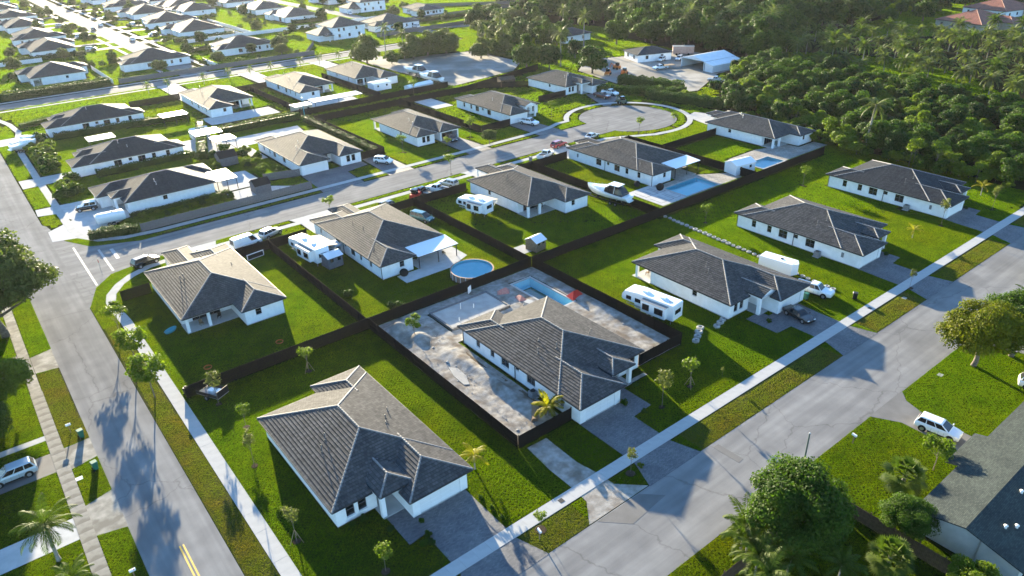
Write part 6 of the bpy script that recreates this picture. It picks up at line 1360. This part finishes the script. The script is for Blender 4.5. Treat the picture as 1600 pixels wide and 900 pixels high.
for x, y, s in ((23.6,45.9,.5),(24.2,45.6,.45),(24.5,46.6,.45),(22.0,49.6,.4),(20.6,52.6,.45),(19.4,52.7,.4),(25.0,48.6,.35),(31.5,47.5,.3),(31.5,45.5,.3),(31.5,43.8,.3),(54.4,48.9,.5),(55.0,46.2,.4),(58.2,50.6,.4),(84.3,48.9,.4),(82.0,52.2,.4),(117.8,49.0,.45),(148.6,49.3,.45),(119.6,51.4,.4),(150.6,51.5,.4)):
    tree(rg.choice(('bush0','bush2')), (x,y), 'low clipped shrub in a front bed along a house of the near row', s, name='shrub', cat='shrub', group='front bed shrubs of the near row')
# shrubs and hedges of the middle rows
def hedge(label, p, q, w, h, mat='leaf', dens=70, seed=1, size=.13):
    rng = np.random.default_rng(seed); L = math.hypot(q[0]-p[0], q[1]-p[1]); n = int(L*(w+2*h)*dens); u = rng.random(n); s = rng.integers(0,3,n); a = rng.random(n)
    hh = h*(1+.18*(vnoise(u*L,0*u,1.3,seed)-.5)*2); y = np.where(s==0,(a-.5)*w,np.where(s==1,-w/2,w/2))+rng.normal(size=n)*.09; z = np.where(s==0,hh,a*hh)+rng.normal(size=n)*.07; c = np.stack([u*L,y,np.maximum(z,.05)],1)
    nr = np.stack([rng.normal(size=n)*.5,np.where(s==1,-1,np.where(s==2,1,0))+rng.normal(size=n)*.5,np.where(s==0,1,.35)+rng.normal(size=n)*.4],1); v, f = quads(c, nr, size*rng.uniform(.7,1.3,n), rng)
    t = thing('hedge', label, 'hedge', (*p,0), math.atan2(q[1]-p[1],q[0]-p[0]), 'hedges'); inst('foliage', fast_mesh('foliage', v, f, mat), t); b = MB(); b.box(.1,-w*.35,0,L-.1,w*.35,h*.8); b.build('core', 'leaf_dark', t)
    occupy(ribbon([p,q],w))
hedge('dark clipped hedge at the junction corner behind the grey fence', (14.6,150.6), (23.0,148.0), 1.6, 1.7, 'leaf_dark', 60, 2); hedge('hedge along the side of the dark roofed corner house', (23.5,157.4), (44,157.4), .9, .7, 'leaf', 60, 3); hedge('hedge between the two dark roofed houses', (24,190.4), (46,190.6), 1.2, 1.5, 'leaf', 50, 4)
hedge('hedge behind the dark house nearest the far corner', (22,233.6), (58,231.6), 1.4, 1.7, 'leaf', 45, 5); hedge('hedge across the pale patio garden', (47.5,186), (56.5,216), 2.2, 2.6, 'leaf', 40, 6); hedge('clipped hedge along the right of the forecourt house', (81.6,160), (81.6,202), 1.4, 1.6, 'leaf_dark', 45, 7); hedge('hedge behind the forecourt house', (58,206.5), (82,206.5), 1.5, 1.8, 'leaf', 40, 8)
hedge('tall dark roadside hedge at far left', (-40,299.6), (51,299.6), 2.6, 2.6, 'leaf_dark', 26, 9, .2); hedge('low hedge behind the light roadside fence', (54,301), (130,301), 1.5, 1.4, 'leaf_dark', 26, 10, .2); hedge('hedge round the works yard', (180,172), (186,150), 3, 2.8, 'leaf', 30, 11, .2); hedge('hedge between the works yard and the cul-de-sac', (166,168), (183,146), 3, 2.2, 'leaf', 30, 12, .2); hedge('dark hedge at the woods edge beside the cul-de-sac', (172,152), (178,128), 3, 2.5, 'leaf_dark', 30, 13, .2); hedge('hedge before the front of the dark house near the far corner', (16.5,255), (27,258.5), 1.8, 1.3, 'leaf', 40, 14)
for i in range(34):
    x, y = rg.uniform(14.8,19.2), rg.uniform(200,234)
    if i > 22: x, y = rg.uniform(14.6,19), rg.uniform(177,191)
    tree(rg.choice(('bush0','bush1','bush2')), (x,y), 'shrub in the thick front planting on the left road', rg.uniform(1.2,2.0), name='shrub', cat='shrub', group='front planting on the left road')
for i in range(22):
    x, y = rg.uniform(44,58), rg.uniform(172,190)
    if i > 12: x, y = rg.uniform(53.5,58), rg.uniform(160,185)
    tree(rg.choice(('bush0','bush1','bush2')), (x,y), 'shrub in the planting behind the dark roofed corner house', rg.uniform(.8,1.6), name='shrub', cat='shrub', group='planting behind the corner house')
for i in range(14): tree(rg.choice(('bush0','bush1')), (23.6+i*1.5+rg.uniform(-.4,.4), 151.5+rg.uniform(0,4.5)), 'shrub along the side garden inside the grey fence', rg.uniform(.5,1.0), name='shrub', cat='shrub', group='side garden shrubs inside the grey fence')
for i in range(9): palm('small', (56+i*9.5+rg.uniform(-2,2), 276+rg.uniform(-2,2)), 'small palm on the near side of the far street', rg.uniform(.9,1.2), group='small palms along the far street')
for i, (x, y) in enumerate(((92,306),(100,304.5),(108,305),(118,305),(124,304),(58,306),(70,305),(88,312))): tree(rg.choice(('bush0','bush1','wood0')) if i % 3 else 'grey', (x,y), 'garden tree behind the light roadside fence', .6 if i % 3 == 0 else 1.6, group='garden trees behind the roadside fence')
for i in range(46): tree(rg.choice(('grey','wood1','bush1')), (rg.choice((64+rg.uniform(0,6), 89+rg.uniform(0,6))), rg.uniform(380,640)), 'small garden tree along the side street', rg.uniform(.35,.6), name='garden_tree', group='garden trees of the side street')
hedge('green bank under the tree row above the gravel lot', (147.5,265.5), (176,263), 4, 1.6, 'leaf', 24, 15, .22); hedge('green bank right of the gravel lot', (182,258), (183,228), 3, 1.4, 'leaf', 24, 16, .22)
for i in range(70): tree(rg.choice(('bush0','bush2')), rg.choice(((rg.uniform(24,58), rg.uniform(340,378)), (rg.uniform(92,170), rg.uniform(345,372)), (rg.uniform(128,156), rg.uniform(375,470)), (rg.uniform(60,68), rg.uniform(380,600)), (rg.uniform(92,100), rg.uniform(380,600)))), 'garden shrub of the far estate', rg.uniform(.9,2.0), name='shrub', cat='shrub', group='shrubs of the far estate')
for i in range(64):
    x, y = rg.uniform(164.5,169.5), rg.uniform(46,92)
    if i > 36: x, y = 166+rg.uniform(0,8)+(i-36)*.35, 92+(i-36)*1.35+rg.uniform(-2,2)
    if i > 55: x, y = rg.uniform(176,204), rg.uniform(135,146)
    tree(rg.choice(('bush0','bush1','bush1','bush2','sapling1')), (x,y), 'undergrowth bush along the edge of the fruit grove', rg.uniform(1.0,2.2), name='bush', cat='bush', group='undergrowth at the grove edge')
n_ = 0
while n_ < 48:
    x, y = rg.uniform(5,235), rg.uniform(300,620); i_, j_ = int((x-GX0)/GRES), int((y-GY0)/GRES)
    if OCC[max(0,i_-12):i_+12, max(0,j_-12):j_+12].any(): continue
    tree(rg.choice(('greylow','wood0','wood1')), (x,y), 'small dense garden tree among the far estate houses', rg.uniform(.4,.75), name='estate_tree', group='dense garden trees of the far estate'); n_ += 1
for p_, q_, lb in (((24,342),(54,342),'clipped hedge behind the house at far left'),((60,345),(72,345),'short hedge at the side street corner'),((92,347),(128,347),'clipped hedge behind the fenced far house'),((24,378),(58,378),'hedge before the corner house of the side street'),((96,380),(125,380),'hedge before the beige roofed house'),((150,350),(172,350),'hedge behind the two storey house'),((60,417),(38,417),'hedge between the first two houses up the side street'),((100,424),(124,424),'hedge between the right-hand side street houses'),((160,392),(180,392),'hedge before the screened patio house'),((206,345),(240,345),'hedge beside the end house lawn')): hedge(lb, p_, q_, 1.6, 1.8, 'leaf_dark', 18, int(p_[0]*3+p_[1]), .26)
# background trees
for x, y, k, s, lb in ((136,265,'greylow',1.3,'round grey green tree at the far street end'),(143,258,'wood2',.55,'low dark bush tree beside the round grey green one'),(153.5,259,'greylow',1.15,'leafy tree left in the row above the gravel lot'),(162,262,'greylow',1.15,'leafy tree in the row above the gravel lot, second'),(170,260,'greylow',1.2,'leafy tree in the row above the gravel lot, third'),(173.5,241,'greylow',.95,'leafy tree on the gravel lot right edge'),(184,241,'greylow',1.1,'leafy tree behind the gravel lot right edge'),(173,212,'wood1',1.1,'dense dark tree behind the pickup house'),(178,205,'wood0',.9,'dense tree right of the gravel lot'),(184.5,189.5,'wood2',1.05,'wide round tree at the works yard'),(231,223,'wood1',1.15,'sunlit tree at the works yard edge'),(199,214,'wood0',.7,'small tree by the works yard track')): tree(k, (x,y), lb, s)
for p, s, lb in (((151.2,277),1.0,'tall palm at the far street end'),((151.8,263),.95,'tall palm left in the gravel lot row'),((178,242.4),.95,'tall palm on the gravel lot corner'),((185,240.5),1.05,'tall palm right of the gravel lot'),((184,205.6),1.15,'tall palm behind the cul-de-sac head house'),((216.3,227.5),1.2,'tall palm by the cottage'),((200,262),1.1,'tall palm behind the cottage track'),((236,262),1.0,'tall palm behind the cottage')): palm('tall', p, lb, s)
palm('royal', (168.8,80.5), 'tall pale trunked palm rising at the edge of the woods', 1.15, 2.5)
def fill(poly, step, jit, seed):
    rg = random.Random(seed); xs = [p[0] for p in poly]; ys = [p[1] for p in poly]; out = []; y = min(ys); k = 0
    while y < max(ys):
        x = min(xs)+(step/2 if k % 2 else 0)
        while x < max(xs):
            px_, py_ = x+rg.uniform(-jit,jit), y+rg.uniform(-jit,jit)
            if inpoly(np.array([px_]), np.array([py_]), poly)[0]: out.append((px_,py_))
            x += step
        y += step*.87; k += 1
    return out
for x, y in fill([(165,86),(167,52),(168,44),(210,44),(228,64),(234,110),(236,150),(222,158),(206,146),(190,136),(176,126),(173,104),(170,92)], 6.6, 1.3, 1):
    tree(rg.choice(('mango0','mango1','mango2','mango3')), (x,y), 'fruit tree in the dense grove beyond the last houses', rg.uniform(.55,1.12), name='fruit_tree', group='dense fruit grove')
for x, y in fill([(240,150),(292,180),(352,118),(346,60),(300,40),(240,48),(238,70)], 10.4, 2.4, 2): palm('coco%d' % rg.randrange(4), (x,y), 'coconut palm in the grove on the right', rg.uniform(.85,1.15), group='coconut grove')
WOODS = fill([(236,160),(246,154),(300,186),(334,176),(372,180),(420,250),(430,330),(330,380),(290,345),(262,330),(250,300),(262,262),(246,236),(240,205)], 9.6, 2.5, 3)
WOODS.sort(key=lambda p: p[0]*.61+p[1]*.79)
for x, y in WOODS[:150]: tree(rg.choice(('wood0','wood1','wood2')), (x,y), 'dense wild tree at the near side of the woods behind the works yard', rg.uniform(.9,1.45), name='wild_tree', group='woods behind the works yard')
def mass(name, pts, label, seed, lo, hi, nl=1500):
    rng = np.random.default_rng(seed); P = [crown(90+i, 5.2, 4.6, 6.0, 26, nl, .75)[0][0] for i in range(3)]; V = []
    for x, y in pts:
        a, s_ = rng.uniform(0,6.28), rng.uniform(lo,hi); q = P[rng.integers(3)]*s_; V.append(np.stack([q[:,0]*math.cos(a)-q[:,1]*math.sin(a)+x, q[:,0]*math.sin(a)+q[:,1]*math.cos(a)+y, q[:,2]],1))
    V = np.concatenate(V); o = inst(name, fast_mesh(name, V, np.arange(len(V)).reshape(-1,4), 'leaf_dark')); tag(o, label, 'woods', kind='stuff')
mass('far_woods', WOODS[150:], 'wild woods closing the view behind the works yard', 5, .9, 1.4)
for x, y in fill([(236,160),(300,186),(372,200),(420,260),(300,300),(262,262),(246,236)], 21, 7, 8): palm('tall', (x,y), 'palm standing above the woods behind the works yard', rg.uniform(1.0,1.3), group='palms above the woods')
for x, y in fill([(196,232),(212,222),(215,236),(216,258),(240,258),(250,300),(240,330),(206,300),(192,262)], 11, 2.5, 4): tree(rg.choice(('wood0','wood1','grey')), (x,y), 'tree round the cottage and its track', rg.uniform(.7,1.1), group='trees round the cottage')
for x, y in fill([(330,172),(352,166),(375,150),(395,166),(440,160),(520,190),(520,300),(440,330),(420,240),(372,178)], 17, 5, 5): tree(rg.choice(('wood0','wood1','wood2','mango0')), (x,y), 'garden tree behind the red roofed houses', rg.uniform(.8,1.2), name='shade_tree', group='trees behind the red roofs')
for x, y in fill([(352,118),(376,112),(440,110),(470,60),(420,30),(360,60)], 15, 5, 6): tree(rg.choice(('wood0','mango0','mango1')), (x,y), 'garden tree right of the coconut grove', rg.uniform(.7,1.0), name='shade_tree', group='trees right of the coconut grove')
mass('distant_woods', fill([(300,400),(420,340),(520,330),(700,520),(500,760),(330,560)], 22, 8, 7), 'distant trees along the top edge', 6, 1.0, 1.5)

# ------------------------------------------------------------------ lawn: short blades where the grass is near enough to show
def project(x, y):
    P = np.stack([x, y, np.full_like(x, -CAM_H)], 1); d = P@np.array(_f); u = P@np.array(_r2); v = P@np.array(_u2); f = LENS/36*1600
    return 800+f*u/d, 450-f*v/d, d
def blade_patch(name, size, n, h, wd, seed, mat):
    rng = np.random.default_rng(seed); x, y = rng.uniform(-size/2,size/2,n), rng.uniform(-size/2,size/2,n); a = rng.uniform(0,2*math.pi,n); hh = h*rng.uniform(.45,1.15,n); w = wd*rng.uniform(.7,1.3,n)
    lx, ly = rng.normal(size=n)*.35*hh, rng.normal(size=n)*.35*hh; ca, sa = np.cos(a)*w/2, np.sin(a)*w/2; z0 = np.zeros(n)
    V = np.stack([np.stack([x-ca,y-sa,z0],1), np.stack([x+ca,y+sa,z0],1), np.stack([x+ca*.5+lx,y+sa*.5+ly,hh],1), np.stack([x-ca*.5+lx,y-sa*.5+ly,hh*.92],1)],1).reshape(-1,3)
    return bpy.data.objects.new(name, fast_mesh(name, V, np.arange(n*4).reshape(n,4), mat))
def instancer(name, pts, src, scl, label):
    me = bpy.data.meshes.new(name); me.from_pydata([tuple(p) for p in pts], [], []); o = bpy.data.objects.new(name, me); COL.objects.link(o)
    ng = bpy.data.node_groups.new(name, 'GeometryNodeTree'); ng.interface.new_socket('Geometry', in_out='INPUT', socket_type='NodeSocketGeometry'); ng.interface.new_socket('Geometry', in_out='OUTPUT', socket_type='NodeSocketGeometry')
    N = ng.nodes; L = ng.links; gi, go = N.new('NodeGroupInput'), N.new('NodeGroupOutput'); ip = N.new('GeometryNodeInstanceOnPoints'); oi = N.new('GeometryNodeObjectInfo'); oi.inputs['Object'].default_value = src
    rv_ = N.new('FunctionNodeRandomValue'); rv_.data_type = 'FLOAT'; rv_.inputs[2].default_value = 0; rv_.inputs[3].default_value = 4
    mu = N.new('ShaderNodeMath'); mu.operation = 'MULTIPLY'; mu.inputs[1].default_value = math.pi/2; cx = N.new('ShaderNodeCombineXYZ'); r2 = N.new('FunctionNodeRandomValue'); r2.data_type = 'FLOAT'; r2.inputs[2].default_value, r2.inputs[3].default_value = .8, 1.15; c2 = N.new('ShaderNodeCombineXYZ'); c2.inputs[0].default_value = 1; c2.inputs[1].default_value = 1
    L.new(rv_.outputs[1], mu.inputs[0]); L.new(mu.outputs[0], cx.inputs[2]); L.new(cx.outputs[0], ip.inputs['Rotation']); L.new(r2.outputs[1], c2.inputs[2]); L.new(c2.outputs[0], ip.inputs['Scale'])
    L.new(gi.outputs[0], ip.inputs['Points']); L.new(oi.outputs['Geometry'], ip.inputs['Instance']); L.new(ip.outputs[0], go.inputs[0])
    md = o.modifiers.new('blades', 'NODES'); md.node_group = ng; tag(o, label, 'grass', kind='stuff'); return o
def lawn(name, dmin, dmax, per_m2, h, wd, seed, mat, dry, label, cell=2):
    free = (~OCC) & (DRY == dry); nx, ny = GNX//cell, GNY//cell; blk = free[:nx*cell,:ny*cell].reshape(nx,cell,ny,cell); full = blk.all(axis=(1,3)); size = cell*GRES; pts = []
    def pick(ii, jj, sz):
        x = GX0+(ii+.5)*sz; y = GY0+(jj+.5)*sz; a, b, d = project(x, y); ok = (a > -180) & (a < 1780) & (b < 1030) & (b > -60) & (d >= dmin) & (d < dmax); return np.stack([x[ok], y[ok], np.zeros(ok.sum())],1)
    big = pick(*np.nonzero(full), size); rest = free.copy(); rest[:nx*cell,:ny*cell] &= ~np.repeat(np.repeat(full,cell,0),cell,1); small = pick(*np.nonzero(rest), GRES)
    jr = np.random.default_rng(seed+50); big[:,:2] += jr.uniform(-.12,.12,(len(big),2))*size
    if len(big): instancer(name, big, blade_patch(name+'_sod', size*1.12, max(3,int(per_m2*size*size*1.2)), h, wd, seed, mat), 1, label)
    if len(small) and dmax < 200: instancer(name, small, blade_patch(name+'_edge_sod', GRES, max(3,int(per_m2*GRES*GRES)), h*.8, wd, seed+1, mat), 1, label+', along the edges')
lawn('lawn_grass', 0, 90, 900, .075, .016, 1, 'blade', False, 'short vivid grass of the near lawns'); lawn('lawn_grass', 90, 140, 420, .085, .028, 2, 'blade', False, 'vivid grass of the middle lawns')
lawn('lawn_grass', 140, 210, 150, .11, .055, 3, 'blade', False, 'vivid grass of the farther lawns', 4); lawn('lawn_grass', 210, 420, 26, .16, .14, 6, 'blade', False, 'grass of the lawns round the far street', 8); lawn('lawn_grass', 420, 760, 9, .22, .26, 7, 'blade', False, 'grass of the distant lawns', 16)
lawn('verge_grass', 0, 90, 600, .08, .018, 4, 'blade_dry', True, 'yellowish grass of the near verges'); lawn('verge_grass', 90, 210, 200, .10, .035, 5, 'blade_dry', True, 'yellowish grass of the farther verges')
# ------------------------------------------------------------------ low sun haze
m = bpy.data.materials.new('haze_air'); m.use_nodes = True; N = m.node_tree.nodes; N.remove(N['Principled BSDF'])
v = N.new('ShaderNodeVolumePrincipled'); v.inputs['Color'].default_value = (0.95, 0.96, 1.0, 1); v.inputs['Density'].default_value = HAZE; v.inputs['Anisotropy'].default_value = 0.50
m.node_tree.links.new(v.outputs[0], N['Material Output'].inputs['Volume'])
b = MB(); b.box(-500, -260, -2.5, 1160, 1360, 60); o = b.build('haze', m); o['kind'] = 'stuff'
